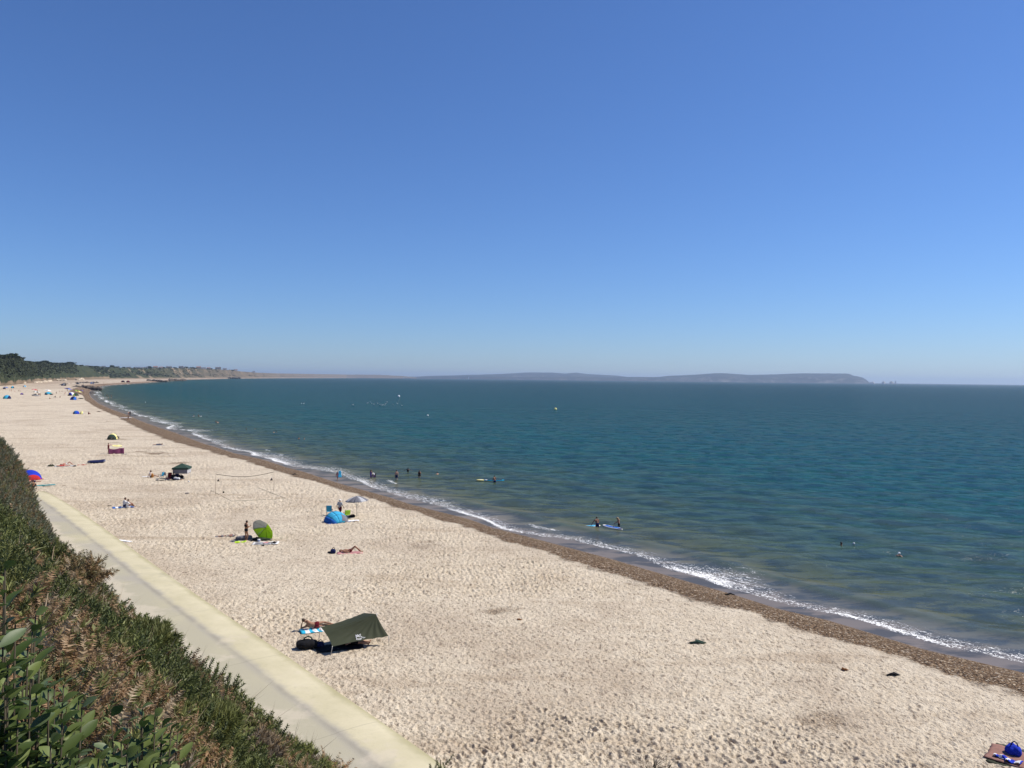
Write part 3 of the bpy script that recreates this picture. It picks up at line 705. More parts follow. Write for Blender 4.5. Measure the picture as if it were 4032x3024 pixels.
# ------------------------------------------------------------------ scrub covering the near part of the coastal slope (leaf clumps, nobody could count them)
r_ = np.random.default_rng(11); V = []; F = []
sel = [i for i, px in enumerate(cols_) if -40 < px < 1050]
P0 = []
for _ in range(5200):
    i = sel[int(r_.integers(len(sel)))]; px = cols_[i]
    if px > 330 and r_.random() < .55: continue
    u = r_.random() ** .9
    if u < .10 + .1 * (px > 200) : continue
    p = CV[i * nc + int(u * NJ)]
    bare_ = fbm(np.array(p[0] / 70.), np.array(p[1] / 70.), 3, 44)
    if px > 300 and bare_ < .52: continue
    P0.append((p, (2.1 if px < 330 else 2.8) * (.5 + r_.random())))
for p, s in P0:
    for k in range(11):
        d = r_.normal(size=3); d[2] = abs(d[2]); d /= np.linalg.norm(d); q = p + d * s * np.array([1, 1, .7]) * (.7 + .3 * r_.random())
        a = r_.normal(size=3); a -= d * a.dot(d) * .7; a /= np.linalg.norm(a); b = np.cross(a, d); b /= np.linalg.norm(b) + 1e-6; z = s * .5 * (.6 + .6 * r_.random())
        i = len(V); V += [q - a * z, q + b * z * .8, q + a * z, q - b * z * .8]; F.append((i, i + 1, i + 2, i + 3))
o = link('scrub', npmesh('scrub', np.array(V), np.array(F), False), mat('scrub foliage', (.036, .043, .021), .9, .5, .05, 0, .1)); setp(o, kind='stuff')
# ------------------------------------------------------------------ rock groynes
RK = mat('dark weedy rock', (.12, .10, .08), .9, .5, .6, .05)
PR = mat('pale sandy rock', (.55, .46, .34), .9, .25, .3, .05)
def rocks(pa, pb, wid, n, size, lab, matl, nm='rock_groyne', cat='groyne'):
    a = at(*pa, .8); b = at(*pb, .8); m = MB()
    for k in range(n):
        u = k / (n - 1); p = a.lerp(b, u); s = size * random.uniform(.7, 1.4)
        dx = random.gauss(0, wid * .18); dy = random.gauss(0, wid * .18)
        m.ball((p.x - a.x + dx, p.y - a.y + dy, random.uniform(.1, .6) * s + .6), (s, s * random.uniform(.6, 1), s * .6), 7, 5, jit=.22, rot=Euler((random.random(), random.random(), random.random() * 6)).to_matrix())
    o = m.build(nm, matl, None, False); o.location = (a.x, a.y, 0); setp(o, lab, cat, 'rock groynes on the far beach')
rocks((398,1535), (322,1527), 3, 60, 1.8, 'dark rock groyne running into the surf at the corner of the bay', RK)
rocks((372,1530), (288,1526), 3, 40, 1.6, 'weedy rock line just behind the corner groyne', RK)
rocks((266,1515), (238,1519), 3, 26, 1.9, 'short dark rock heap high on the far sand', RK)
rocks((385,1511), (300,1512), 4, 40, 2.0, 'long low rock line crossing the sand behind the groynes', RK)
rocks((730,1498.6), (668,1499.2), 5, 40, 3.4, 'dark reef of rocks out in the bay', RK)
rocks((655,1503), (580,1501), 4, 34, 3.0, 'rock spur at the tip of the furthest sandy point', RK)
rocks((945,1491), (900,1490.5), 6, 24, 6, 'faint dark rocks at the foot of the hazy cliff', RK)
rocks((58,1511), (95,1513), 5, 36, 2.2, 'pale rubble at the foot of the wooded cliff', PR, 'rock_rubble', 'rocks')
rocks((140,1511), (195,1506), 4, 36, 2.6, 'long pale sandy ledge at the foot of the green slope', PR, 'rock_rubble', 'rocks')
rocks((212,1501), (256,1502), 4, 30, 3.0, 'pair of pale boulder heaps below the scrub', PR, 'rock_rubble', 'rocks')
rocks((305,1499), (330,1498), 5, 20, 3.4, 'small pale boulder heap right of the pair', PR, 'rock_rubble', 'rocks')
# ================================================================== vegetation on the hillside
def tri_sprig(kind, seed):
    r_ = np.random.default_rng(seed); T = []
    def blade(p, d, L, w_):
        d = d / np.linalg.norm(d); s = np.cross(d, [r_.normal(), r_.normal(), r_.normal()]); s /= np.linalg.norm(s) + 1e-6
        T.append((p - s * w_, p + s * w_, p + d * L))
    def leaf(p, d, L, w_):
        d = d / np.linalg.norm(d); s = np.cross(d, [0, 0, 1.0]) + r_.normal(size=3) * .3; s -= d * s.dot(d); s /= np.linalg.norm(s) + 1e-6
        n_ = np.cross(s, d) * L * .10
        a, b, c_, e = p, p + d * L * .5 + s * w_ + n_, p + d * L, p + d * L * .5 - s * w_ + n_
        m_ = p + d * L * .5 - n_ * .3
        T.extend([(a, b, m_), (b, c_, m_), (a, m_, e), (m_, c_, e)])
    if kind == 'gorse':
        for k in range(9):
            z = k / 9; p = np.array([.05 * math.sin(z * 2), 0, z])
            for q in range(3):
                a = k * 2.4 + q * 2.1; blade(p, np.array([math.cos(a), math.sin(a), .55 + .5 * z]), .34 * (1 - .5 * z), .045)
        blade(np.array([0, 0, 0.]), np.array([0.05, 0, 1.]), 1.15, .035)
    elif kind == 'fern':
        for k in range(16):
            z = k / 16; p = np.array([.5 * z * z, 0, z * .9])
            for sgn in (-1, 1): blade(p, np.array([.5 * z, sgn, .25]), .34 * (1 - z * .8), .032)
        blade(np.array([0, 0, 0.]), np.array([0.3, 0, 1.]), 1.0, .02)
    elif kind == 'heath':
        for k in range(16):
            a = r_.random() * 6.28; L = .5 + .6 * r_.random(); blade(np.array([0, 0, r_.random() * .4]), np.array([math.cos(a) * .7, math.sin(a) * .7, .4 + r_.random()]), L * .6, .05)
    elif kind == 'grass':
        for k in range(5):
            a = r_.random() * 6.28; blade(np.array([0, 0, 0.]), np.array([math.cos(a) * .35, math.sin(a) * .35, 1.]), .8 + .6 * r_.random(), .012)
    elif kind == 'leafy':
        for k in range(7):
            z = k / 7; a = k * 2.4; leaf(np.array([0, 0, z * .8]), np.array([math.cos(a), math.sin(a), .7 + .4 * z]), .42, .11)
    A = np.array(T); return A.reshape(-1, 3)
SP = {k: [tri_sprig(k, s) for s in range(4)] for k in ('gorse', 'fern', 'heath', 'grass', 'leafy')}
def scatter(items):
    """items: list of (kind, P(n,3), size(n), tiltdir(n,3), color(n,3)) -> V, F, C"""
    VV = []; CC = []
    for kind, P, S, D, C in items:
        n = len(P)
        if n == 0: continue
        pick = rng.integers(0, 4, n)
        for q in range(4):
            m = pick == q
            if not m.any(): continue
            T = SP[kind][q]; k = m.sum()
            z = D[m] / np.linalg.norm(D[m], axis=1, keepdims=True); a = rng.normal(size=(k, 3)); x = np.cross(a, z); x /= np.linalg.norm(x, axis=1, keepdims=True); y = np.cross(z, x)
            W = (T[None, :, 0:1] * x[:, None] + T[None, :, 1:2] * y[:, None] + T[None, :, 2:3] * z[:, None]) * S[m][:, None, None] + P[m][:, None]
            VV.append(W.reshape(-1, 3))
            cc = np.repeat(C[m], len(T) // 3, axis=0) * (1 + .35 * (rng.random((k * (len(T) // 3), 1)) - .5)); CC.append(np.repeat(cc, 3, axis=0))
    V = np.concatenate(VV); C = np.concatenate(CC); return V, np.arange(len(V)).reshape(-1, 3), np.clip(C, 0, 1)
t = NT('living scrub'); ccol = t.attr('tint', True); t.setb(Base_Color=ccol, Roughness=.55); t.b.inputs['Specular IOR Level'].default_value = .35
tr = t.node('ShaderNodeBsdfTranslucent'); t.put(tr.inputs[0], ccol); mx = t.node('ShaderNodeMixShader'); mx.inputs[0].default_value = .22
t.t.links.new(t.b.outputs[0], mx.inputs[1]); t.t.links.new(tr.outputs[0], mx.inputs[2]); t.t.links.new(mx.outputs[0], t.out.inputs[0]); VEG = t.m
def vegobj(name, items, parent=None, org=None):
    V, F, C = scatter(items)
    if org is not None: V = V - np.array(org)
    o = link(name, npmesh(name, V, F, False, cols={'tint': C}), VEG, parent); return o
GRN = np.array([.115, .130, .038]); GR2 = np.array([.185, .190, .062]); DKG = np.array([.065, .082, .030]); BRN = np.array([.175, .120, .062]); RST = np.array([.24, .140, .066]); GRY = np.array([.22, .185, .14]); STR = np.array([.42, .34, .22]); GOR = np.array([.085, .110, .055]); OLV = np.array([.165, .150, .065])
def hnorm(x, y):
    e = .25; z = hill(x, y); zx = (hill(x + e, y) - z) / e; zy = (hill(x, y + e) - z) / e
    n = np.stack([-zx, -zy, np.ones_like(zx)], -1); return z, n / np.linalg.norm(n, axis=1, keepdims=True)
# sample the slope with a density that falls with distance
N = 330000
mm_ = MCAM - 10 + 110 * rng.random(N) ** 1.9; nn_ = 2.6 + (NCAM + 2 - 2.6) * rng.random(N)
# denser near the camera's foot
px_ = np.interp(mm_, ma, cx); py_ = np.interp(mm_, ma, cy); nx_ = np.interp(mm_, ma, nx); ny_ = np.interp(mm_, ma, ny)
X = px_ + nx_ * nn_; Y = py_ + ny_ * nn_
r = np.sqrt(X * X + Y * Y + 6)
keep = rng.random(N) < np.clip((9 / r) ** 1.1, .12, 1); X, Y, r = X[keep], Y[keep], r[keep]
Z, Nn = hnorm(X, Y)
P = np.c_[X, Y, Z]; n = len(P)
# visible from above: drop anything closer than 1.1 m to the lens
ntoe = nn_[keep]; 
dcam = np.linalg.norm(P - np.array([0, 0, CAMZ]), axis=1); ok = (dcam > 1.3) & (ntoe > np.interp(mm_[keep] - MCAM, HK, HT) + .25)
P, Nn, r = P[ok], Nn[ok], r[ok]; n = len(P)
p1 = fbm(P[:, 0] / 1.5, P[:, 1] / 1.5, 3, 50); p2 = fbm(P[:, 0] / 2.1, P[:, 1] / 2.1, 3, 60); rr = rng.random(n)
farm = sstep(22, 40, np.hypot(P[:, 0], P[:, 1]))
kind = np.where(p1 > .55, 0, np.where(p1 > .44, 1, np.where(p1 > .39, 2, 3)))
kind = np.where((kind == 3) & (rng.random(n) < .4), 1, kind)    # 0 gorse 1 heath green 2 heath brown 3 bracken
kind = np.where((farm > .5) & (rr < .6), 4, kind)
items = []
def colmix(a, b, m): 
    q = rng.random((m, 1)); return a * q + b * (1 - q)
up = np.array([0, 0, 1.])
pv_ = .62 + 1.12 * fbm(P[:, 0] / .7, P[:, 1] / .7, 3, 77)
def add(kd, m, size, a, b, tilt=.6, lift=.0):
    k = int(m.sum())
    if not k: return
    D = Nn[m] * (1 - tilt) + up * tilt + rng.normal(size=(k, 3)) * .28
    items.append((kd, P[m] + up * (lift * rng.random((k, 1))), size * (.6 + .7 * rng.random(k)) * np.clip(.30 + r[m] / 22, .40, 1.35), D, colmix(a, b, k) * pv_[m][:, None]))
add('gorse', kind == 0, .26, GRN, DKG, lift=.3); add('gorse', (kind == 0) & (p2 > .55), .22, GR2, GRN, lift=.4)
add('heath', kind == 1, .24, GR2, GRN, lift=.25); add('heath', kind == 2, .24, BRN, GRY, lift=.2); add('heath', (kind == 1) & (rr < .3), .2, OLV, GR2, lift=.3)
add('fern', kind == 3, .34, RST, BRN, lift=.2); add('fern', (kind == 3) & (rr < .35), .34, STR * .7, RST, lift=.25); add('gorse', (kind == 3) & (rr > .7), .24, GRN, GOR, lift=.2)
add('gorse', kind == 4, .34, GOR, GRY * .55 + GOR * .4, lift=.5); add('gorse', (kind == 4) & (p2 < .45), .3, OLV, RST * .8, lift=.5)
add('grass', rr < .03, .5, STR, GRY, tilt=.5)
add('leafy', (kind == 1) & (rr > .85), .2, GRN, GR2, lift=.3)
print('sprigs', n)
sv = vegobj('heath_scrub', items); setp(sv, kind='stuff')
# ---- individual shrubs that stand out
def bush(px, py, rad, h_, kd, size, ca, cb, lab, name='gorse_bush', cat='gorse bush', n=900, group='gorse bushes on the slope', stems=3, depth_push=0.0):
    c0 = hill_hit(px, py)
    if c0 is None:
        c0 = at(px, py, 3)
    c0 = c0 + Vector((ray(px, py).x, ray(px, py).y, 0)).normalized() * depth_push
    c0.z = float(hill(np.array([c0.x]), np.array([c0.y]))[0]) - .1
    rad *= .75; h_ *= .6; size *= .75
    o = root(name, c0, 0, lab, cat, group)
    # lumpy dome: several lobes
    pts = []; dirs = []
    lob = [(0, 0, .55, 1.0)] + [(math.cos(a) * .45, math.sin(a) * .45, random.uniform(.35, .6), random.uniform(.5, .75)) for a in np.arange(0, 6.28, 1.1)]
    for k in range(n):
        lx, ly, lz, lr = lob[k % len(lob)]
        d = rng.normal(size=3); d /= np.linalg.norm(d); d[2] = abs(d[2]) * .9 - .15
        q = .55 + .5 * rng.random()
        pts.append(((lx + d[0] * lr * .6 * q) * rad, (ly + d[1] * lr * .6 * q) * rad, max(0.02, (lz + d[2] * lr * .5 * q)) * h_)); dirs.append(d + np.array([0, 0, .7]))
    P_ = np.array(pts); D_ = np.array(dirs) + rng.normal(size=(n, 3)) * .25
    vegobj('foliage', [(kd, P_, size * (.6 + .8 * rng.random(n)), D_, colmix(ca, cb, n))], o)
    m = MB()
    for k in range(stems):
        a = random.random() * 6.28; m.tube([(0, 0, -.2), (math.cos(a) * rad * .25, math.sin(a) * rad * .25, h_ * .4), (math.cos(a) * rad * .5, math.sin(a) * rad * .5, h_ * .85)], [.04 * rad + .01, .025 * rad + .006, .008], 6)
    m.build('stem', BK, o)
    return o
bush(335, 2215, .95, 1.1, 'gorse', .26, GRY * .55, OLV * .7, 'brown withered gorse bush leaning out over the grey path, its twin tips bare', n=1500, name='withered_gorse', depth_push=.6)
bush(350, 2250, .7, .7, 'gorse', .22, GOR, OLV, 'olive gorse clump just below the withered brown one', n=700, depth_push=.4)
bush(565, 2390, .5, .5, 'gorse', .24, DKG, GRN, 'small dark green gorse tuft on the brown bracken edge beside the path', n=420)
bush(640, 2460, .5, .5, 'fern', .3, RST, BRN, 'rust brown bracken patch hanging over the path edge', name='bracken', cat='bracken', n=300, group='bracken patches')
bush(860, 2640, .95, .8, 'gorse', .30, GOR, DKG, 'widest spiky grey-green gorse bush against the pale path', n=1400)
bush(960, 2730, .55, .5, 'gorse', .26, GOR, GRN, 'spiky gorse bush next below the widest one on the path edge', n=700)
bush(1080, 2810, .55, .55, 'gorse', .24, BRN, GOR, 'brown-tipped gorse bush midway down the path edge', n=700)
bush(1235, 2900, .6, .55, 'gorse', .24, GOR, OLV, 'gorse bush with brown shoots third from the bottom of the path edge', n=800)
bush(1370, 3015, .6, .55, 'gorse', .26, GOR, DKG, 'dark spiky gorse bush where the scrub meets the bottom of the picture', n=800)
bush(770, 2900, .55, .5, 'heath', .17, GR2 * 1.05, GRN * 1.2, 'bright green rounded broom bush low in the scrub', name='broom_bush', cat='broom bush', n=1500, group='broom bushes')
bush(950, 2990, .6, .4, 'heath', .22, BRN * 1.3, GRY, 'dead pinkish-brown heather cushion near the bottom edge', name='heather', cat='heather', n=800, group='heather cushions')
bush(600, 2760, .3, .3, 'heath', .16, STR * .9, BRN * 1.3, 'straw-coloured dead heather cushion left of the broad-leaved sprigs', name='heather', cat='heather', n=500, group='heather cushions')
bush(500, 2560, .8, .55, 'heath', .2, GR2, GRN, 'mid green broom bush behind the leafy shrub', name='broom_bush', cat='broom bush', n=1200, group='broom bushes')
bush(240, 2300, .8, .6, 'fern', .3, RST, OLV, 'orange-brown bracken bank below the withered gorse', name='bracken', cat='bracken', n=420, group='bracken patches')
# ---- broad-leaved sprigs close to the lens
LEAF = mat('glossy leaf', (.045, .088, .028), .5, .35, 14, 0, .35, 0, .2); LEAF2 = mat('pale leaf underside', (.10, .14, .06), .5, .3, 10, 0, .4, 0, .2); STEM = mat('brown stem', (.06, .05, .03), .8, .3, 20)
LN = [n_ for n_ in LEAF.node_tree.nodes if n_.bl_idname == 'ShaderNodeValToRGB'][0]; LG = LEAF.node_tree.nodes.new('ShaderNodeNewGeometry'); LEAF.node_tree.links.new(LG.outputs['Random Per Island'], LN.inputs[0])
LN.color_ramp.elements[0].position = 0; LN.color_ramp.elements[0].color = (.045, .075, .018, 1); LN.color_ramp.elements[1].position = 1; LN.color_ramp.elements[1].color = (.17, .21, .055, 1)
def leaf_me(m, p, d, L, w_, curl):
    d = Vector(d).normalized(); s = d.cross(Vector((random.gauss(0, .35), random.gauss(0, .35), 1))).normalized(); nn = s.cross(d)
    prof_ = [(0, .05), (.15, .5), (.35, .92), (.55, 1), (.75, .78), (.9, .4), (1, .03)]
    vs = []
    for u, ww in prof_:
        c_ = Vector(p) + d * (L * u) - nn * (curl * L * u * u)
        vs += [c_ - s * (w_ * ww) + nn * (w_ * ww * .35), c_, c_ + s * (w_ * ww) + nn * (w_ * ww * .35)]
    fs = []
    for k in range(6): fs += [(k * 3, k * 3 + 1, k * 3 + 4, k * 3 + 3), (k * 3 + 1, k * 3 + 2, k * 3 + 5, k * 3 + 4)]
    m.add(vs, fs, 1 if random.random() < .12 else 0)
def leafy_shrub(tips, lab, L=.075, lift=0):
    """tips: (px, py, distance) of the shoot ends"""
    tips = [(a + random.gauss(0, s_), b + abs(random.gauss(0, s_)) * (s_ > 0), c_ + random.gauss(0, .08) * (s_ > 0)) for a, b, c_ in tips for s_ in (0, 60, 80)]; tips = [(a, b, max(c_, 1.6)) for a, b, c_ in tips]
    pts = [atd(px, py, dd) for px, py, dd in tips]
    c0 = sum(pts, Vector()) / len(pts); gx, gy = c0.x, c0.y; g0 = Vector((gx * 1.02, gy * 1.02 - .0, float(hill(np.array([gx]), np.array([gy]))[0]) - .1))
    o = root('leafy_shrub', g0, 0, lab, 'leafy shrub', 'broad-leaved shrubs at the viewpoint')
    sm = MB(); lm = MB()
    for tp in pts:
        v = tp - g0; mid = v * .55 + Vector((random.gauss(0, .05), random.gauss(0, .05), -.04))
        sm.tube([(0, 0, 0), mid * .5, mid, v * .85 + Vector((0, 0, .0)), v], [.006, .005, .004, .003, .0015], 6)
        for k in range(30):
            u = 1 - k * .011 / max(v.length, .2) * 2.0; q = mid.lerp(v, max(0, min(1, (u - .55) / .45))) if u > .55 else mid * (u / .55)
            a = k * 2.4 + random.random() * .5; el = .9 - k * .05 + random.gauss(0, .15)
            d = Vector((math.cos(a), math.sin(a), el)); leaf_me(lm, q, d, .58 * L * random.uniform(.7, 1.15) * (.55 if k < 2 else 1), L * .125, random.uniform(.05, .3))
    sm.build('stem', STEM, o); lm.build('leaves', [LEAF, LEAF2], o); return o
leafy_shrub([(20,2240,1.7),(60,2460,1.7),(-20,2400,1.5),(110,2540,1.75),(30,2620,1.6),(140,2420,1.9),(90,2680,1.75),(-10,2760,1.5)], 'dark leaning broad-leaved shrub cut by the left edge of the picture', .085)
leafy_shrub([(150,2780,1.8),(215,2700,1.85),(250,2840,1.8),(310,2760,1.9),(120,2900,1.7),(200,2960,1.7),(300,2930,1.75),(40,2880,1.6),(60,3000,1.5),(370,3010,1.75),(250,2700,2.0),(160,3040,1.6),(20,2960,1.5)], 'largest glossy broad-leaved shrub in the bottom left corner', .095)
leafy_shrub([(500,2850,2.1),(560,2790,2.15),(610,2820,2.15),(540,2940,2.0),(640,2860,2.2),(490,3000,1.95),(590,3010,2.0)], 'broad-leaved sprigs standing apart in front of the dead heather', .10)
# ---- tall thin plants rising from below the bottom edge
def twig(px, py, dist, lab, col, matn, kd, size, nm, cat):
    p = atd(px, py, dist); g0 = Vector((p.x, p.y, float(hill(np.array([p.x]), np.array([p.y]))[0])))
    o = root(nm, g0, 0, lab, cat); h_ = p.z - g0.z; m = MB(); m.tube([(0, 0, -.1), (.02, .01, h_ * .5), (0, 0, h_ - .04)], [.010, .008, .004], 6)
    for k in range(4): a = k * 1.7; m.tube([(0, 0, h_ - .10), (math.cos(a) * .05, math.sin(a) * .05, h_ - .01)], [.004, .002], 5)
    m.build('stem', STEM, o)
    k = 26; P_ = np.c_[rng.normal(0, .018, k), rng.normal(0, .018, k), h_ - .02 - rng.random(k) * .13]; D_ = rng.normal(size=(k, 3)) * .6 + np.array([0, 0, .9])
    vegobj('foliage', [(kd, P_, size * (.6 + .6 * rng.random(k)), D_, colmix(col, col * .6, k))], o)
twig(1736, 3004, 3.4, 'tip of a green gorse shoot poking up over the promenade at the bottom edge', GRN, 0, 'gorse', .06, 'gorse_shoot', 'gorse shoot')
twig(2590, 3000, 3.0, 'dry brown seed head rising into view over the sand at the bottom edge', BRN * .6, 0, 'grass', .09, 'seed_head', 'seed head')
# dead stalks among the bracken
for i, (px, py, L, lab) in enumerate(((106, 2290, .75, 'pale dead bracken stalk left of a matching one'), (190, 2290, .8, 'pale upright dead stalk, brightest in the bracken'), (262, 2270, .7, 'dull dead stalk at the edge of the dark gap'), (150, 2560, .7, 'forked reddish-brown dead branch behind the leafy shrub'), (655, 2760, .5, 'crooked grey dead stem left of the path edge'), (820, 2760, .6, 'pale bent grass stalk among the gorse'))):
    c0 = hill_hit(px, py + 40)
    if c0 is None: continue
    m = MB(); L *= .62; m.tube([(0, 0, -.15), (.02, 0, L * .5), (.05 * (i % 2 * 2 - 1), 0.02, L)], [.009, .007, .003], 6).tube([(.02, 0, L * .5), (.10, .05, L * .78)], [.004, .002], 5)
    o = m.build('dead_stalk', mat('dry stalk', (.34, .26, .17), .9, .3, 10)); o.location = c0; setp(o, lab, 'dead stalk', 'dead stalks in the scrub')
# ================================================================== people
SK = {'fair': mat('fair skin', (.50, .29, .20), .6, .08, 6), 'tan': mat('tanned skin', (.30, .155, .095), .6, .08, 6), 'pink': mat('sunburnt skin', (.48, .23, .17), .6, .08, 6), 'brown': mat('brown skin', (.13, .07, .045), .6, .08, 6)}
HRM = {'dark': mat('dark hair', (.018, .012, .009), .6, .3, 30), 'brown': mat('brown hair', (.06, .035, .02), .6, .3, 30), 'blond': mat('blond hair', (.42, .30, .15), .6, .2, 30), 'grey': mat('grey hair', (.35, .33, .31), .6, .2, 30), 'red': mat('auburn hair', (.16, .06, .03), .6, .2, 30)}
def CL(name, col, **k): return mat(name + ' cloth', col, .85, k.get('var', .15), 7, k.get('bump', .01), .15)
K = {'black': CL('black', (.012, .012, .014)), 'navy': CL('navy', (.012, .018, .075)), 'white': CL('white', (.78, .78, .78)), 'red': CL('red', (.45, .03, .03)), 'pink': CL('pink', (.60, .28, .28)), 'grey': CL('grey', (.17, .17, .19)),
     'purple': CL('purple', (.15, .07, .30)), 'maroon': CL('maroon', (.13, .012, .02)), 'blue': CL('blue', (.02, .13, .48)), 'cyan': CL('cyan', (.03, .40, .62)), 'teal': CL('teal', (.03, .27, .30)), 'lime': mat('lime nylon', (.60, .84, .07), .7, .1, 4, 0, .2, 0, .30), 'yellow': CL('yellow', (.80, .72, .30)),
     'olive': CL('olive', (.055, .06, .038)), 'green': CL('green', (.035, .065, .050)), 'brown': CL('brown', (.22, .10, .04)), 'amber': CL('amber', (.45, .20, .05)), 'plum': CL('plum', (.22, .05, .13)), 'skyb': CL('sky blue', (.05, .37, .60)), 'pale': CL('pale grey', (.45, .45, .46)), 'orange': CL('orange', (.80, .22, .08)), 'royal': CL('royal blue', (.015, .04, .45)), 'dusty': CL('dusty brown pink', (.28, .15, .12))}
K['silver'] = mat('silver nylon', (.62, .64, .62), .6, .06, 4, 0, .2, 0, .35)
STEEL = mat('painted steel', (.45, .45, .45), .4, .1, 5, 0, .5, .6); DARKM = mat('dark metal', (.03, .03, .035), .45, .1, 5, 0, .5, .4); WOOD = mat('driftwood', (.32, .24, .16), .9, .3, 8); RUB = mat('black rubber', (.015, .015, .016), .8, .2, 8)
def V3(*a): return Vector(a)
def pose(kind):
    j = dict(pel=V3(0,0,.93), che=V3(0,-.01,1.26), nek=V3(0,0,1.44), hed=V3(0,.02,1.585))
    for s, n in ((-1, 'l'), (1, 'r')):
        j['sh' + n] = V3(s*.175,0,1.385); j['el' + n] = V3(s*.235,-.02,1.10); j['wr' + n] = V3(s*.25,.05,.86)
        j['hi' + n] = V3(s*.09,0,.90); j['kn' + n] = V3(s*.10,.02,.49); j['an' + n] = V3(s*.105,-.02,.085); j['to' + n] = V3(s*.125,.15,.03)
    up = dict()
    if kind == 'phone':
        up = dict(ell=V3(-.21,.03,1.12), wrl=V3(-.06,.27,1.16), elr=V3(.22,.04,1.12), wrr=V3(.07,.28,1.18), hed=V3(0,.06,1.57), knr=V3(.12,.08,.49))
    elif kind == 'walk':
        up = dict(knl=V3(-.1,.2,.52), anl=V3(-.1,.12,.12), tol=V3(-.1,.28,.05), anr=V3(.1,-.2,.1), tor=V3(.1,-.06,.03), knr=V3(.1,-.03,.48), ell=V3(-.24,-.12,1.13), wrl=V3(-.25,-.1,.9), elr=V3(.24,.08,1.12), wrr=V3(.24,.25,.95))
    elif kind == 'reachout':
        up = dict(ell=V3(-.40,.05,1.30), wrl=V3(-.62,.12,1.22), elr=V3(.42,.05,1.30), wrr=V3(.66,.1,1.27))
    elif kind == 'hold':     # both arms raised forward, holding a cloth
        up = dict(ell=V3(-.19,.25,1.36), wrl=V3(-.14,.5,1.42), elr=V3(.19,.25,1.36), wrr=V3(.14,.5,1.42))
    elif kind == 'bend':     # leaning forward to the left, one arm down to a board
        up = dict(che=V3(-.10,.13,1.23), nek=V3(-.14,.22,1.38), hed=V3(-.12,.30,1.50), shl=V3(-.30,.15,1.30), shr=V3(.05,.18,1.36), ell=V3(-.48,.18,1.06), wrl=V3(-.60,.22,.84), elr=V3(.10,.32,1.12), wrr=V3(.05,.45,.98), knl=V3(-.12,.14,.5), knr=V3(.14,-.10,.5), anr=V3(.14,-.26,.1), tor=V3(.14,-.1,.03))
    elif kind == 'push':     # leaning a little, both hands low in front
        up = dict(che=V3(0,.06,1.25), nek=V3(0,.12,1.42), hed=V3(0,.18,1.55), ell=V3(-.2,.22,1.15), wrl=V3(-.14,.42,1.0), elr=V3(.2,.22,1.15), wrr=V3(.14,.42,1.0))
    elif kind == 'stoop':    # bending down over a child
        up = dict(che=V3(0,.28,1.12), nek=V3(0,.42,1.18), hed=V3(0,.54,1.14), shl=V3(-.16,.38,1.14), shr=V3(.16,.38,1.14), ell=V3(-.18,.45,.92), wrl=V3(-.12,.5,.75), elr=V3(.18,.45,.92), wrr=V3(.12,.5,.75))
    elif kind in ('sit', 'sithug'):
        up = dict(pel=V3(0,0,.13), che=V3(0,.0,.46), nek=V3(0,.05,.63), hed=V3(0,.10,.78))
        for s, n in ((-1, 'l'), (1, 'r')):
            up.update({'sh'+n: V3(s*.17,.03,.56), 'hi'+n: V3(s*.09,.05,.13), 'kn'+n: V3(s*.14,.43,.44), 'an'+n: V3(s*.12,.70,.08), 'to'+n: V3(s*.13,.86,.04), 'el'+n: V3(s*.25,.22,.38), 'wr'+n: V3(s*.10,.42,.42)})
    elif kind == 'sitlow':   # seated, legs stretched out low
        up = dict(pel=V3(0,0,.13), che=V3(0,-.08,.45), nek=V3(0,-.07,.62), hed=V3(0,-.02,.77))
        for s, n in ((-1, 'l'), (1, 'r')):
            up.update({'sh'+n: V3(s*.17,-.09,.56), 'hi'+n: V3(s*.09,.05,.12), 'kn'+n: V3(s*.13,.45,.22), 'an'+n: V3(s*.13,.84,.08), 'to'+n: V3(s*.14,.92,.18), 'el'+n: V3(s*.27,-.18,.34), 'wr'+n: V3(s*.24,-.32,.12)})
    elif kind == 'kayak':    # sitting astride a board
        up = dict(pel=V3(0,0,.12), che=V3(0,.02,.46), nek=V3(0,.05,.63), hed=V3(0,.08,.78))
        for s, n in ((-1, 'l'), (1, 'r')):
            up.update({'sh'+n: V3(s*.17,.03,.56), 'hi'+n: V3(s*.1,.03,.12), 'kn'+n: V3(s*.28,.35,.12), 'an'+n: V3(s*.32,.3,-.25), 'to'+n: V3(s*.32,.42,-.3), 'el'+n: V3(s*.27,.15,.36), 'wr'+n: V3(s*.2,.35,.28)})
    elif kind in ('lieknees', 'lie', 'prone'):
        up = dict(pel=V3(0,0,.12), che=V3(0,-.34,.135), nek=V3(0,-.53,.13), hed=V3(0,-.68,.14))
        for s, n in ((-1, 'l'), (1, 'r')):
            up.update({'sh'+n: V3(s*.17,-.47,.12), 'hi'+n: V3(s*.09,.04,.12), 'el'+n: V3(s*.27,-.22,.08), 'wr'+n: V3(s*.16,-.02,.13)})
            if kind == 'lieknees': up.update({'kn'+n: V3(s*.10,.36,.44+.02*s), 'an'+n: V3(s*.09,.74+.05*s,.09), 'to'+n: V3(s*.1,.90+.05*s,.05)})
            else: up.update({'kn'+n: V3(s*.11,.45,.11), 'an'+n: V3(s*.14,.86,.08), 'to'+n: V3(s*.18,.93,.16 if kind == 'lie' else .02)})
        if kind == 'prone': up.update(ell=V3(-.32,-.62,.07), wrl=V3(-.12,-.82,.06), elr=V3(.32,-.62,.07), wrr=V3(.12,-.82,.06), hed=V3(0,-.70,.17))
    elif kind == 'side':     # lying on one side, head propped on a hand; faces +Y, head towards -X
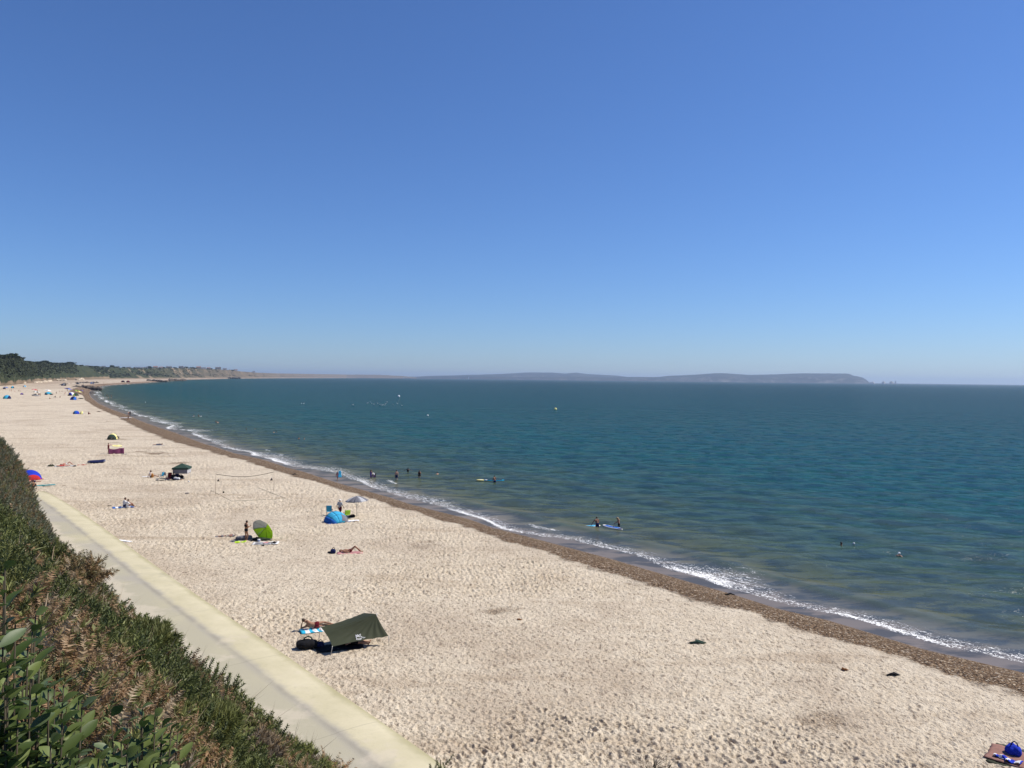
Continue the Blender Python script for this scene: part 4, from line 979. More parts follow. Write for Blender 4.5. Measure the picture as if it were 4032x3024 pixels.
        up = dict(pel=V3(0,0,.17), che=V3(-.32,.0,.24), nek=V3(-.50,.02,.37), hed=V3(-.61,.04,.48), shl=V3(-.46,.06,.16), shr=V3(-.44,-.04,.44), ell=V3(-.74,.10,.06), wrl=V3(-.68,.10,.36),
                  elr=V3(-.28,.16,.30), wrr=V3(-.12,.28,.12), hil=V3(.03,0,.12), hir=V3(.03,0,.27), knl=V3(.40,.20,.09), knr=V3(.40,.14,.25), anl=V3(.80,.10,.07), anr=V3(.78,.03,.16), tol=V3(.90,.20,.06), tor=V3(.88,.14,.12))
    elif kind == 'swim':
        up = dict(ell=V3(-.42,.12,1.26), wrl=V3(-.5,.4,1.27), elr=V3(.42,.12,1.26), wrr=V3(.5,.4,1.27), pel=V3(0,-.45,1.0), hil=V3(-.09,-.5,1), hir=V3(.09,-.5,1), knl=V3(-.1,-.9,.95), knr=V3(.1,-.9,.9), anl=V3(-.1,-1.3,.9), anr=V3(.1,-1.3,.9), tol=V3(-.1,-1.45,.85), tor=V3(.1,-1.45,.85), che=V3(0,-.16,1.22))
    j.update(up); return j
def hand(m, wr, el, s, curl=.5):
    d = (wr - el).normalized(); side = d.cross(V3(0, 0, 1)); side = side.normalized() if side.length > .1 else V3(0, 1, 0); nrm = side.cross(d)
    palm = wr + d * .075; m.capsule(wr, palm, .026, .032, 8)
    for k, (off, L) in enumerate(((-.030, .062), (-.010, .072), (.010, .068), (.029, .052))):
        a = palm + side * off; b = a + (d * .85 - nrm * curl * .5).normalized() * L * .55; c = b + (d * .5 - nrm * curl).normalized() * L * .45
        m.capsule(a, b, .0115, .010, 6); m.capsule(b, c, .010, .0085, 6)
    th = wr + d * .03 - side * .03 * s; tb = th + (d * .6 - side * .7 * s).normalized() * .035; m.capsule(th, tb, .013, .011, 6); m.capsule(tb, tb + (d * .9 - nrm * .4).normalized() * .028, .011, .009, 6)
def body(j, fine, w=1.0):
    m = MB(); n = 10 if fine else 7
    cap = lambda a, b, ra, rb: m.capsule(a, b, ra, rb, n)
    P, C, Nk, H = j['pel'], j['che'], j['nek'], j['hed']; up = (C - P).normalized(); sd = (j['shr'] - j['shl']).normalized()
    hs = (j['hir'] - j['hil']); hs = hs.normalized() if hs.length > .01 else sd
    for s in (-1, 1):
        cap(P + hs * .055 * s, (P + C) / 2 + sd * .035 * s, .108 * w, .098 * w); cap((P + C) / 2 + sd * .04 * s, C + sd * .06 * s, .10 * w, .112 * w)
        cap(C + sd * .05 * s, (j['shr'] if s > 0 else j['shl']) * .85 + Nk * .15, .105 * w, .068)
    cap(C, Nk - up * .03, .10, .062); cap(Nk - up * .05, Nk + (H - Nk) * .5, .058, .054)
    hd = (H - Nk).normalized(); F = V3(0, 1, 0); F = (F - hd * F.dot(hd)); F = F.normalized() if F.length > .2 else V3(0, 0, 1)
    lying = abs(hd.z) < .6
    if lying: F = V3(0, 0, 1) if not j.get('down') else V3(0, 0, -1); F = (F - hd * F.dot(hd)).normalized()
    R_ = F.cross(hd).normalized(); M = Matrix((R_, F, hd)).transposed()
    m.ball(H, (.074, .092, .105), 14, 10, rot=M); cap(H - hd * .055 + F * .035, H - hd * .085 + F * .045, .048, .036)
    cap(H + F * .088 - hd * .0, H + F * .104 - hd * .026, .011, .015)
    for s in (-1, 1): m.ball(H + R_ * .076 * s - hd * .005, (.012, .022, .032), 7, 5, rot=M)
    for n_ in 'lr':
        s = -1 if n_ == 'l' else 1
        cap(j['sh' + n_], j['el' + n_], .056, .041); cap(j['el' + n_], j['wr' + n_], .041, .026)
        if fine: hand(m, j['wr' + n_], j['el' + n_], s)
        else: cap(j['wr' + n_], j['wr' + n_] + (j['wr' + n_] - j['el' + n_]).normalized() * .14, .034, .022)
        cap(j['hi' + n_], j['kn' + n_], .090 * w, .056); mid = j['kn' + n_].lerp(j['an' + n_], .35)
        cap(j['kn' + n_], mid, .056, .056); cap(mid, j['an' + n_], .055, .036); a = j['an' + n_]; t_ = j['to' + n_]
        cap(a, a.lerp(t_, -.25) - V3(0, 0, .02), .036, .034); cap(a - V3(0, 0, .01), t_, .036, .026)
    return m, (H, M)
def person(loc, yaw, kind, label, skin='fair', hair='dark', wear=(), H=1.70, fine=False, group='people on the beach', longhair=False, w=1.0, hat=None, vox=None, flip=False):
    j = pose(kind)
    if flip: j = {(k[:-1] + ('r' if k[-1] == 'l' else 'l') if k[-1] in 'lr' and len(k) == 3 and k not in ('pel',) else k): V3(-v.x, v.y, v.z) for k, v in j.items()}
    if kind == 'prone': j['down'] = True
    jj = {k: v for k, v in j.items() if k != 'down'}
    o = root('person', loc, yaw, label, 'person', group, H / 1.70)
    vx = vox or (.013 if fine else .026)
    m, (Hd, M) = body(j, fine, w); m.build('body', SK[skin], o, True, vx, 1)
    hm = MB(); hm.ball(Hd + M @ V3(0, -.018, .022), (.084, .096, .100), 12, 9, rot=M)
    if longhair: hm.capsule(Hd + M @ V3(0, -.06, .0), Hd + M @ V3(0, -.085, -.20), .070, .045, 9)
    # cut the face side away
    keep = [(i, v) for i, v in enumerate(hm.v) if True]
    Mi = M.inverted(); nv = []
    for v in hm.v:
        q = Mi @ (Vector(v) - Hd)
        if q.y > .035 and q.z < .05: q.y = .035 - .25 * (q.y - .035)
        if q.z < -.045 and not longhair: q.z = -.045
        nv.append(tuple(M @ q + Hd))
    hm.v = nv; hm.build('hair', HRM[hair], o)
    if fine:
        for s in (-1, 1): MB().ball(Hd + M @ V3(s * .029, .083, .008), .009, 8, 6).build('eye', RUB, o)
        MB().capsule(Hd + M @ V3(-.02, .086, -.05), Hd + M @ V3(.02, .086, -.05), .006, .006, 6).build('mouth', K['maroon'], o)
    if hat:
        m = MB(); m.ball(Hd + M @ V3(0, -.01, .045), (.094, .108, .085), 14, 8, rot=M); m.capsule(Hd + M @ V3(-.03, .09, .05), Hd + M @ V3(.03, .13, .045), .035, .03, 8)
        m.build('cap', K[hat], o)
    P, C, Nk = jj['pel'], jj['che'], jj['nek']; sd = (jj['shr'] - jj['shl']).normalized(); e = .012
    hs = (jj['hir'] - jj['hil']); hs = hs.normalized() if hs.length > .01 else sd
    for kd, colr in wear:
        m = MB(); cap = lambda a, b, ra, rb: m.capsule(a, b, ra + e, rb + e, 9)
        if kd in ('briefs', 'shorts', 'trousers', 'swimsuit', 'dress'):
            for s in (-1, 1): cap(P + hs * .055 * s + (C - P) * .12, P + hs * .055 * s - (C - P).normalized() * .03, .108 * w, .106 * w)
            L = {'briefs': .10, 'shorts': .55, 'trousers': .98, 'swimsuit': .10, 'dress': .55}[kd]
            for n_ in 'lr':
                a, b = jj['hi' + n_], jj['kn' + n_]; cap(a, a.lerp(b, L), .094 * w, (.094 - .03 * L) * w + (.012 if kd != 'briefs' else 0))
                if kd == 'trousers': cap(b, jj['an' + n_], .066, .048)
        if kd in ('shirt', 'vest', 'swimsuit', 'dress'):
            for s in (-1, 1):
                cap(P + hs * .05 * s, (P + C) / 2 + sd * .035 * s, .108 * w, .10 * w); cap((P + C) / 2 + sd * .04 * s, C + sd * .06 * s, .10 * w, .114 * w)
                if kd in ('shirt', 'vest'): cap(C + sd * .05 * s, (jj['shr'] if s > 0 else jj['shl']) * .8 + Nk * .2, .105, .066)
            if kd == 'shirt':
                for n_ in 'lr': cap(jj['sh' + n_], jj['sh' + n_].lerp(jj['el' + n_], .75), .060, .052)
            cap(C, Nk - (Nk - C) * .35, .10, .075)
        if kd == 'top':
            for s in (-1, 1): cap(C + sd * .0 * s, C + sd * .075 * s, .108, .112)
        m.build({'briefs': 'swim_briefs', 'shorts': 'shorts', 'trousers': 'trousers', 'swimsuit': 'swimsuit', 'dress': 'dress', 'shirt': 'shirt', 'vest': 'vest', 'top': 'bikini_top'}[kd], K[colr], o, True, vx * 1.1, 1)
    return o
def az(p): return -math.atan2(p.x, p.y)
def gp(px, py, **k):      # person standing on the sand at a spot of the photograph; yaw is measured from "facing away", anticlockwise
    pass
def ps(px, py, yaw, kind, label, lift=0.0, **k):
    p = on(px, py); p.z += lift; return person(p, az(p) + R(yaw), kind, label, **k)
def wt(px, py, depth, yaw, kind, label, **k):
    p = at(px, py, 0.02); p.z = -depth; k.setdefault('group', 'people in the sea'); return person(p, az(p) + R(yaw), kind, label, **k)
# ================================================================== things on the sand
def rt(name, px, py, label, cat, group=None, rz=0.0, lift=0.0, sea_=False):
    p = at(px, py, 0.02) if sea_ else on(px, py); p.z += lift
    return root(name, p, az(p) + R(rz), label, cat, group)
def towel(px, py, L, W, rz, col, label, stripe=None, crumple=.02, name='towel', cat='towel', lift=.03, group=None, edge=None):
    p = on(px, py); m = MB(); sd_i = random.random() * 50; n1, n2 = 22, 12
    def f(u, v):
        x = (u - .5) * L; y = (v - .5) * W
        q = float(fbm(np.array(x * 3 + sd_i), np.array(y * 3 + sd_i), 3)) - .5
        q2 = float(fbm(np.array(x * 2.5 + sd_i + 9), np.array(y * 2.5 + sd_i), 2)) - .5
        return (x + q2 * crumple * 3, y + q * crumple * 3, lift + abs(q) * crumple * 4)
    m.grid(f, n1, n2); mats = [K[col]]
    if stripe:
        mats.append(K[stripe])
        for i in range(len(m.f)):
            u = i % n1; v = i // n1
            if edge: m.mi[i] = 1 if (u < 2 or u >= n1 - 2 or v < 2 or v >= n2 - 2) else 0
            else: m.mi[i] = (u // 3) % 2
    o = m.build(name, mats, None, True, solid=.02); o.location = p; o.rotation_euler = (0, 0, az(p) + R(rz)); setp(o, label, cat, group); return o
def heap(px, py, sx, sy, sz, col, label, name='bag', cat='bag', rz=0, col2=None, group=None, lobes=5, strap=True):
    """a soft bag or pile with a slumped outline and a strap"""
    o = rt(name, px, py, label, cat, group, rz); m = MB()
    for k in range(lobes):
        a = k / lobes * 6.28; rr = .28 if k else 0
        m.ball((math.cos(a) * sx * rr, math.sin(a) * sy * rr, sz * random.uniform(.36, .5)), (sx * .33, sy * .36, sz * random.uniform(.40, .52)), 10, 8, jit=.06)
    m.build('body', K[col], o, True, max(.012, sx * .045), 2)
    if strap:
        m = MB(); m.tube([(-sx * .25, 0, sz * .7), (-sx * .15, 0, sz * 1.1), (0, .02, sz * 1.22), (sx * .15, 0, sz * 1.1), (sx * .25, 0, sz * .7)], sx * .03 + .006, 6); m.build('handle', K[col2 or 'black'], o)
    return o
def popup(px, py, w_, h_, d_, cols_p, label, rz=0, group='pop-up beach tents', segs=3, open_=True, name='beach_tent', win=None, bands=False):
    """half-dome beach shelter: canopy in panels, floor, dark opening edge hoop"""
    o = rt(name, px, py, label, 'beach tent', group, rz); n = 24
    def pt(a, b, q=1.0):   # a 0..1 along the hoop, b 0..1 front to back
        th = math.pi * a; el = b * math.pi / 2
        x = -math.cos(th) * w_ / 2 * math.cos(el * .75) ; z = math.sin(th) * h_ * math.cos(el) ** .8 if b < 1 else 0
        y = -d_ / 2 + d_ * math.sin(el); return (x * q, y, max(z, 0) * q + .01)
    per = n // segs
    for s in range(segs):
        m = MB(); m.grid((lambda u, v: pt(u, (s + v) / segs)) if bands else (lambda u, v: pt((s + u) / segs, v)), n if bands else per, 10); m.build('canopy_panel', K[cols_p[s % len(cols_p)]], o, True, solid=.008)
    m = MB(); m.tube([pt(i / 20, 0, 1.005) for i in range(21)], .012, 6); m.tube([pt(i / 20, .45, 1.01) for i in range(21)], .010, 6); m.build('hoop', DARKM, o)
    m = MB(); m.grid(lambda u, v: ((u - .5) * w_ * 1.02, -d_ * .75 + v * d_ * 1.15, .02 + .01 * math.sin(u * 20)), 10, 8); m.build('floor', K[cols_p[-1]], o, True, solid=.012)
    if win:
        m = MB(); m.grid(lambda u, v: (lambda p: (p[0] * 1.02, p[1] + .01, p[2] * 1.02 + .01))(pt(.14 + .28 * u, .45 + .45 * v)), 8, 5); m.build('mesh_window', K[win], o)
    return o
def parasol(px, py, r_, h_, tilt, cols_p, label, rz=0, n=8, group='beach parasols', drop=.32, pole_len=None, name='beach_umbrella'):
    o = rt(name, px, py, label, 'beach umbrella', group, rz)
    T = Matrix.Rotation(R(tilt), 3, 'Y'); top = Vector((0, 0, h_))
    for k in range(n):
        a0, a1 = 6.28318 * k / n, 6.28318 * (k + 1) / n; m = MB()
        def f(u, v):
            a = a0 + (a1 - a0) * u; rr = r_ * v * (1 - .045 * math.sin(math.pi * u) * v); z = -drop * r_ * v ** 1.7 * (1 - .04 * math.sin(math.pi * u))
            return top + T @ Vector((rr * math.cos(a), rr * math.sin(a), z))
        m.grid(f, 4, 7); m.build('canopy_panel', K[cols_p[k % len(cols_p)]], o, True, solid=.004)
    m = MB(); m.tube([(0, 0, -.1), top + T @ Vector((0, 0, .06))] if not pole_len else [top + T @ Vector((0, 0, .06)), top + T @ Vector((0, 0, -pole_len))], .016 if r_ < 1.4 else .02, 8); m.build('pole', STEEL, o)
    m = MB()
    for k in range(n):
        a = 6.28318 * k / n; m.tube([top + T @ Vector((0, 0, -.02)), top + T @ Vector((r_ * .5 * math.cos(a), r_ * .5 * math.sin(a), -drop * r_ * .5 ** 1.7 - .012)), top + T @ Vector((r_ * math.cos(a), r_ * math.sin(a), -drop * r_ - .008))], .005, 5)
    m.build('ribs', DARKM, o); return o
def chair(px, py, col, label, rz=0, low=False, group='folding beach chairs', tall=.85):
    o = rt('beach_chair', px, py, label, 'folding chair', group, rz); sh = .22 if low else .42
    MB().grid(lambda u, v: ((u - .5) * .5, (v - .5) * .46, sh - .03 * math.sin(math.pi * u)), 8, 6).build('seat', K[col], o, True, solid=.015)
    MB().grid(lambda u, v: ((u - .5) * .5, -.23 - .12 * v - .03 * math.sin(math.pi * u), sh + .02 + v * (tall - sh)), 8, 8).build('backrest', K[col], o, True, solid=.015)
    for s in (-1, 1):
        MB().tube([(s * .25, -.22, 0), (s * .25, .22, sh)], .012, 6).build('leg', DARKM, o); MB().tube([(s * .26, .22, 0), (s * .26, -.22, sh)], .012, 6).build('leg', DARKM, o)
        MB().tube([(s * .25, -.22, sh), (s * .25, -.35, tall)], .012, 6).build('back_frame', DARKM, o); MB().tube([(s * .27, .2, sh + .2), (s * .27, -.27, sh + .2)], .016, 6).tube([(s * .27, .2, sh), (s * .27, .2, sh + .2)], .010, 6).build('armrest', K['black'], o)
    return o
def board(o, L, W, deck, rim, stripe=None, T=.11):
    """stand-up paddle board lying along local X, nose at +X"""
    def out(t_): 
        u = t_ * 2 - 1; return W / 2 * (1 - abs(u) ** 2.6) ** .5 if abs(u) < 1 else 0
    m = MB(); n = 22; vs = []; fs = []
    for i in range(n + 1):
        t_ = i / n; x = (t_ - .5) * L; w_ = max(out(min(max(t_, .004), .996)), .01); r_ = .10 * max(0, t_ - .65) ** 1.2 * 2
        vs += [(x, -w_ * .8, r_), (x, -w_, r_ + T * .5), (x, -w_ * .88, r_ + T), (x, w_ * .88, r_ + T), (x, w_, r_ + T * .5), (x, w_ * .8, r_)]
    mi = []
    for i in range(n):
        for k in range(6): fs.append((i * 6 + k, (i + 1) * 6 + k, (i + 1) * 6 + (k + 1) % 6, i * 6 + (k + 1) % 6))
    fs += [tuple(range(5, -1, -1)), tuple(range(n * 6, n * 6 + 6))]
    m.add(vs, fs); m.build('hull', K[rim], o, True)
    m = MB(); m.grid(lambda u, v: ((.06 + .82 * u - .5) * L, (v - .5) * 2 * out(.06 + .82 * u) * .70, T + .004 + .10 * max(0, .06 + .82 * u - .65) ** 1.2 * 2), 16, 4); m.build('deck_pad', K[deck], o, True, solid=.006)
    if stripe: m = MB(); m.grid(lambda u, v: ((.02 + .14 * u + .72 * 0 - .5) * L, (v - .5) * 2 * out(.02 + .14 * u) * .8, T + .006), 8, 4); m.build('tail_patch', K[stripe], o, True, solid=.006)
    MB().grid(lambda u, v: (-L / 2 + .15 + .2 * u, .004 * (v - .5), -.0 - .14 * v * (1 - .5 * u)), 3, 3).build('fin', K['black'], o, solid=.01)
# ---- olive tarp shelter and what is around it
A = on(1249.7, 2550); E = on(1302, 2583); D = on(1532, 2541); C = on(1485.6, 2529); B = on(1436, 2503)
TA = at(1262.9, 2469.7, A.z + .97); TE = at(1308.7, 2546, E.z + .42); TD = at(1530.4, 2505.3, D.z + .44); TC = at(1483.6, 2416.8, C.z + 1.43); TB = at(1434.8, 2412.7, B.z + 1.16)
tp = root('tarp_shelter', (A.x, A.y, A.z), 0, 'olive green tarp pitched as a low sloping shelter on the near sand', 'tarp shelter'); O_ = Vector(tp.location)
def tarpf(u, v):
    Lf = TA.lerp(TE, v); Rt = TB.lerp(TC, v / .34) if v < .34 else TC.lerp(TD, (v - .34) / .66)
    p = Lf.lerp(Rt, u)
    d = math.hypot(u - 1, (v - .34)); ang = math.atan2(v - .34, 1 - u)
    wr = .020 * math.sin(ang * 26 + math.sin(d * 5)) * math.sin(math.pi * min(1, d * 1.0)) * (1 if v > .2 else .4)
    sag = -.035 * math.sin(math.pi * u) * math.sin(math.pi * v)
    ed = -.06 * math.sin(math.pi * u)
    return p + Vector((0, 0, wr + sag)) + (TE - TA).normalized() * (ed * (v - .5)) * 2 - (TD - TE).normalized() * (.06 * math.sin(math.pi * v) * (u - .5) * 2) - O_
MB().grid(lambda u, v: tarpf(u, v), 90, 50).build('canopy', mat('olive nylon', (.046, .052, .030), .7, .08, 3, 0, .15), tp, True)
for a, b in ((A, TA), (E, TE), (D, TD), (C, TC), (B, TB)):
    m = MB(); m.tube([a - O_ - Vector((0, 0, .05)), b - O_ + Vector((0, 0, .03))], .013, 7); m.build('pole', STEEL, tp)
for a, (gx, gy) in ((TA, (1150, 2487)), (TA, (1155, 2533)), (TE, (1290, 2640)), (TD, (1600, 2545)), (TC, (1545, 2475))):
    g = on(gx, gy); m = MB(); m.tube([a - O_, g - O_], .004, 5); m.build('guy_rope', mat('cord', (.35, .30, .24), .9, .1, 5), tp); MB().tube([g - O_ + Vector((0, 0, -.1)), g - O_ + Vector((0, 0, .05))], .008, 5).build('peg', STEEL, tp)
# white mark printed near the lower edge: zigzag letters over a swash
mk = MB()
def onp(u, v, h_=.006):
    p = tarpf(u, v); q = tarpf(u + .01, v) - p; r2 = tarpf(u, v + .01) - p; n_ = q.cross(r2).normalized(); n_ = n_ if n_.z > 0 else -n_; return p + n_ * h_
def stroke(pts, w_=.026):
    P_ = [onp(.44 + x * .13, .935 - y * .20) for x, y in pts]
    for i in range(len(P_) - 1): mk.tube([P_[i], P_[i + 1]], w_ * .5, 5)
stroke([(.10,.25),(.30,1.0),(.38,.35),(.55,.95),(.60,.30)], .040); stroke([(.95,.75),(.78,.8),(.72,.45),(.95,.35)], .032)
stroke([(.0,-.05),(.06,.15),(.4,.0),(.8,.18),(1.15,.22)], .026); stroke([(.0,-.05),(.5,-.12),(.75,.05)], .022); stroke([(1.0,.05),(1.3,.15)], .022)
mk.build('printed_logo', K['white'], tp, False)
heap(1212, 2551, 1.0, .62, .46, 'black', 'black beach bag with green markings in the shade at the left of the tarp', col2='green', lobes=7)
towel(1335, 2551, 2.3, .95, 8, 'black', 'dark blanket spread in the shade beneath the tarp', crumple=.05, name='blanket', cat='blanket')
heap(1262, 2548, .45, .4, .30, 'navy', 'small dark rucksack behind the front left pole of the tarp', name='rucksack', cat='rucksack')
towel(1243, 2484, 1.5, .8, 8, 'cyan', 'turquoise towel with white print under the man propped on his elbow', 'white', .05)
ps(1245, 2479, 8, 'side', 'bare-chested person lying on their side, head propped on one hand, behind the tarp', skin='tan', hair='brown', wear=[('briefs', 'maroon')], fine=True, lift=.05, H=1.75)
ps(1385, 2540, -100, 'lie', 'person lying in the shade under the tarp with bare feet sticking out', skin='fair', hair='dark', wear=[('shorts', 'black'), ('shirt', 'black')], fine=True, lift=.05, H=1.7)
# ---- sunbather with raised knees
towel(1378, 2178, 1.9, .75, 0, 'pink', 'dusty pink towel under the sunbather with raised knees')
ps(1378, 2177, -90, 'lieknees', 'sunbather lying on their back with knees raised, hands by the hips', skin='tan', hair='brown', wear=[('briefs', 'maroon')], fine=True, lift=.05, H=1.72)
heap(1313, 2178, .42, .36, .36, 'navy', 'navy blue rucksack by the head of the sunbather with raised knees', name='rucksack', cat='rucksack'); heap(1298, 2178, .3, .2, .14, 'black', 'small black sandal bag beside the navy rucksack', strap=False)
# ---- pop-up shelter group
popup(1330, 2056, 2.15, .90, 1.3, ['grey', 'skyb', 'skyb', 'skyb', 'blue'], 'sky blue pop-up shelter with grey mesh side, in front of the blue chair', rz=205, segs=5, win='grey')
chair(1297, 2030, 'skyb', 'tall bright blue folding chair behind the left end of the blue shelter', rz=-8, tall=1.0)
chair(1366, 2043, 'lime', 'olive lime folding chair right of the blue shelter', rz=12, tall=.85)
bpy.data.objects[-1] if False else None
ps(1338, 2036, -35, 'walk', 'person in a grey hooded top and white cap with red trunks, behind the blue shelter', skin='tan', hair='grey', wear=[('shirt', 'pale'), ('shorts', 'maroon')], fine=True, hat='white', H=1.68, w=1.12)
parasol(1404, 2034, 1.13, 1.95, -3, ['grey', 'grey', 'pale'], 'grey striped umbrella standing beside the blue shelter', drop=.40, n=10)
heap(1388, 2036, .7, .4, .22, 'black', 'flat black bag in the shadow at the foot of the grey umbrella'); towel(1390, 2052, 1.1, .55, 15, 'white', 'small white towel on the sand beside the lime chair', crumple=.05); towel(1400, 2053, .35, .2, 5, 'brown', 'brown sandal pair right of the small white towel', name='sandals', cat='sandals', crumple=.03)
# ---- woman with phone and windshield umbrella
ps(969, 2129, -62, 'phone', 'person standing in a black bikini, looking down at a phone', skin='tan', hair='dark', wear=[('briefs', 'black'), ('top', 'black')], fine=True, H=1.64)
o = rt('phone', 969, 2129, 'black phone held up by the person in the black bikini', 'phone'); yy = R(-62)
MB().box((0, 0, 0), (.075, .012, .15), bev=.004).build('case', K['black'], o); MB().box((0, -.008, 0), (.066, .002, .135)).build('screen', GLS, o); o.location = o.location + Matrix.Rotation(az(o.location) + yy, 3, 'Z') @ Vector((0, .36, 1.20)); o.rotation_euler = (R(20), 0, az(o.location) + yy)
parasol(1046, 2119, 1.02, .86, 66, ['lime', 'lime', 'silver', 'silver', 'silver', 'lime', 'lime', 'lime'], 'lime green and silver umbrella tipped on its side as a windbreak', rz=48, n=8, drop=.38, pole_len=1.0)
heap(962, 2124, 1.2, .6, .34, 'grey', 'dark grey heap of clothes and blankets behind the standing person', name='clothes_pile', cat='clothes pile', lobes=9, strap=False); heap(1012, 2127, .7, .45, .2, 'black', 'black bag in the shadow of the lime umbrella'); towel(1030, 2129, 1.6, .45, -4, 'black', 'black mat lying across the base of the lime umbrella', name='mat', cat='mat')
o = rt('cool_box', 1019, 2134, 'pale blue tub standing on the white towel below the lime umbrella', 'tub'); MB().tube([(0, 0, 0), (0, 0, .20)], [.10, .12], 14).build('body', K['pale'], o); MB().tube([(0, 0, .20), (0, 0, .225)], [.125, .12], 14).build('lid', K['white'], o); MB().tube([(0, 0, .06), (0, 0, .13)], [.1065, .1135], 14).build('label_band', K['blue'], o)
towel(1045, 2141, 2.0, .9, -8, 'grey', 'grey patterned towel with white border, strewn with clothes', 'white', .05, edge=True); heap(1048, 2140, .5, .3, .12, 'pink', 'crumpled pink and red top lying on the grey patterned towel', name='clothes_pile', cat='clothes', strap=False); heap(1080, 2141, .5, .26, .14, 'black', 'black bag at the right end of the grey patterned towel'); heap(1036, 2150, .24, .16, .09, 'black', 'small dark pouch at the front edge of the patterned towel', strap=False)
towel(948, 2137, .85, .35, 5, 'lime', 'bright lime drawstring cover lying in front of the standing person', crumple=.08, name='cover', cat='cover'); towel(887, 2113, 1.6, .28, -2, 'grey', 'long dusty purple-grey towel dropped left of the lime umbrella group', 'dusty', .10)
# ---- couple in white shirts
towel(486, 1998, 2.0, 1.1, 4, 'blue', 'blue and white striped blanket under the couple in white', 'white', .03, name='blanket', cat='blanket')
ps(489, 1998, -78, 'sithug', 'taller of the couple in white shirts, sitting behind with knees raised', skin='tan', hair='dark', wear=[('shirt', 'white'), ('shorts', 'navy')], fine=True, lift=.05, H=1.78)
ps(501, 2001, -72, 'sithug', 'shorter of the couple in white, hugging their bare knees', skin='tan', hair='brown', wear=[('shirt', 'white'), ('briefs', 'white')], fine=True, lift=.05, H=1.6, longhair=False)
towel(432, 1992, .35, .2, 0, 'black', 'dark pair of sandals left of the striped blanket', name='sandals', cat='sandals')
towel(487, 2131, 1.5, .32, -48, 'white', 'white cloth half buried in sand along the promenade edge', crumple=.04)
# ---- red and blue tent at the bushes
popup(122, 1889, 2.6, 1.15, 1.6, ['royal', 'royal', 'red'], 'red and royal blue tent half hidden by the scrub at left', rz=195, segs=3, bands=True)
towel(168, 1912, 2.6, .7, 4, 'teal', 'long teal towel on the sand beside the red and blue tent', crumple=.02); m = MB(); m.tube([(-.9, 0, .03), (.9, .05, .03)], .02, 6); m.box((.95, .05, .03), (.35, .16, .03), bev=.01)
o = m.build('paddle', WOOD, None); p = on(215, 1915); o.location = p; o.rotation_euler = (0, 0, az(p)); setp(o, 'wooden paddle lying past the end of the teal towel', 'paddle')
ps(128, 1899, -95, 'lie', 'person lying beside the red and blue tent, mostly hidden by scrub', skin='pink', hair='dark', wear=[('shorts', 'navy')])
ps(130, 1921, -20, 'sit', 'dark-haired person sitting at the near end of the teal towel', skin='tan', hair='dark', wear=[('shorts', 'black')]); towel(176, 1918, .3, .18, 0, 'black', 'dark sandals on the sand below the teal towel', name='sandals', cat='sandals')
# ---- two sunbathers, dinghy, windbreak
ps(247, 1837, -80, 'lie', 'nearer of the two sunbathers in red lying beside the dinghy', skin='pink', hair='brown', wear=[('swimsuit', 'red')]); ps(262, 1831, -85, 'lieknees', 'further sunbather in white and red with one knee up', skin='pink', hair='dark', wear=[('briefs', 'white'), ('top', 'red')])
towel(255, 1836, 2.6, 1.3, 2, 'pale', 'pale towel beneath the two sunbathers in red'); heap(203, 1837, .9, .5, .3, 'olive', 'dull khaki bag left of the two sunbathers'); heap(295, 1837, .5, .35, .16, 'black', 'black bag by the feet of the two sunbathers'); towel(322, 1832, 1.2, .35, 0, 'red', 'red towel between the sunbathers and the dinghy', crumple=.06)
o = rt('inflatable_boat', 380, 1823, 'navy inflatable dinghy with a pale side stripe resting on the sand', 'inflatable boat', rz=6); m = MB()
def bo(t_, r_, z): a = t_ * 6.28318; return (math.copysign(abs(math.cos(a)) ** .75, math.cos(a)) * (1.25 - 0) * r_, math.copysign(abs(math.sin(a)) ** .8, math.sin(a)) * .6 * r_, z)
m.tube([bo(i / 28, .82, .20 + .10 * max(0, math.cos(i / 28 * 6.283)) ** 2) for i in range(29)], .20, 10, caps=False); m.build('side_tube', K['navy'], o)
m = MB(); m.tube([(x, y * 1.0, z) for x, y, z in [bo(i / 28, 1.0, .22 + .10 * max(0, math.cos(i / 28 * 6.283)) ** 2) for i in range(15, 28)]], .05, 8); m.build('side_stripe', K['pale'], o); MB().box((0, 0, .08), (1.8, .7, .05), bev=.02).build('floor', K['royal'], o)
for x in (-.4, .3): MB().capsule((x, -.38, .26), (x, .38, .26), .09, .09, 10).build('seat', K['navy'], o)
o = rt('windbreak', 458, 1788, 'plum striped windbreak on three poles behind the person with the towel', 'windbreak'); 
for a, b, dip in ((-1.15, .45, .16), (.45, 1.15, 0)):
    MB().grid(lambda u, v: (a + (b - a) * u, .04 * math.sin(u * 6.28) , .05 + v * (.92 - dip * math.sin(math.pi * u))), 12, 8).build('panel', mat('plum striped canvas', (.20, .05, .12), .85, .35, 5), o, True, solid=.006)
for x in (-1.15, .45, 1.15): MB().tube([(x, .05, -.05), (x, .05, 1.08)], .018, 6).build('pole', WOOD, o)
ps(427, 1786, -62, 'hold', 'person in red swimwear shaking out a pale yellow towel beside the windbreak', skin='pink', hair='brown', wear=[('swimsuit', 'maroon')], H=1.75)
p = on(427, 1786); q = Matrix.Rotation(az(p), 3, 'Z'); m = MB(); m.grid(lambda u, v: q @ Vector((.50 + 1.5 * u, .1 + (v - .5) * .7 + .06 * math.sin(u * 9), 1.48 - .28 * u - .22 * abs(v - .5) - .12 * math.sin(u * 4 + v * 3))), 16, 8)
o = m.build('towel', K['yellow'], None, True, solid=.012); o.location = p; setp(o, 'pale yellow towel held out in the air above the windbreak', 'towel')
towel(490, 1789, .9, .4, 0, 'navy', 'navy towel on the sand at the right end of the windbreak')
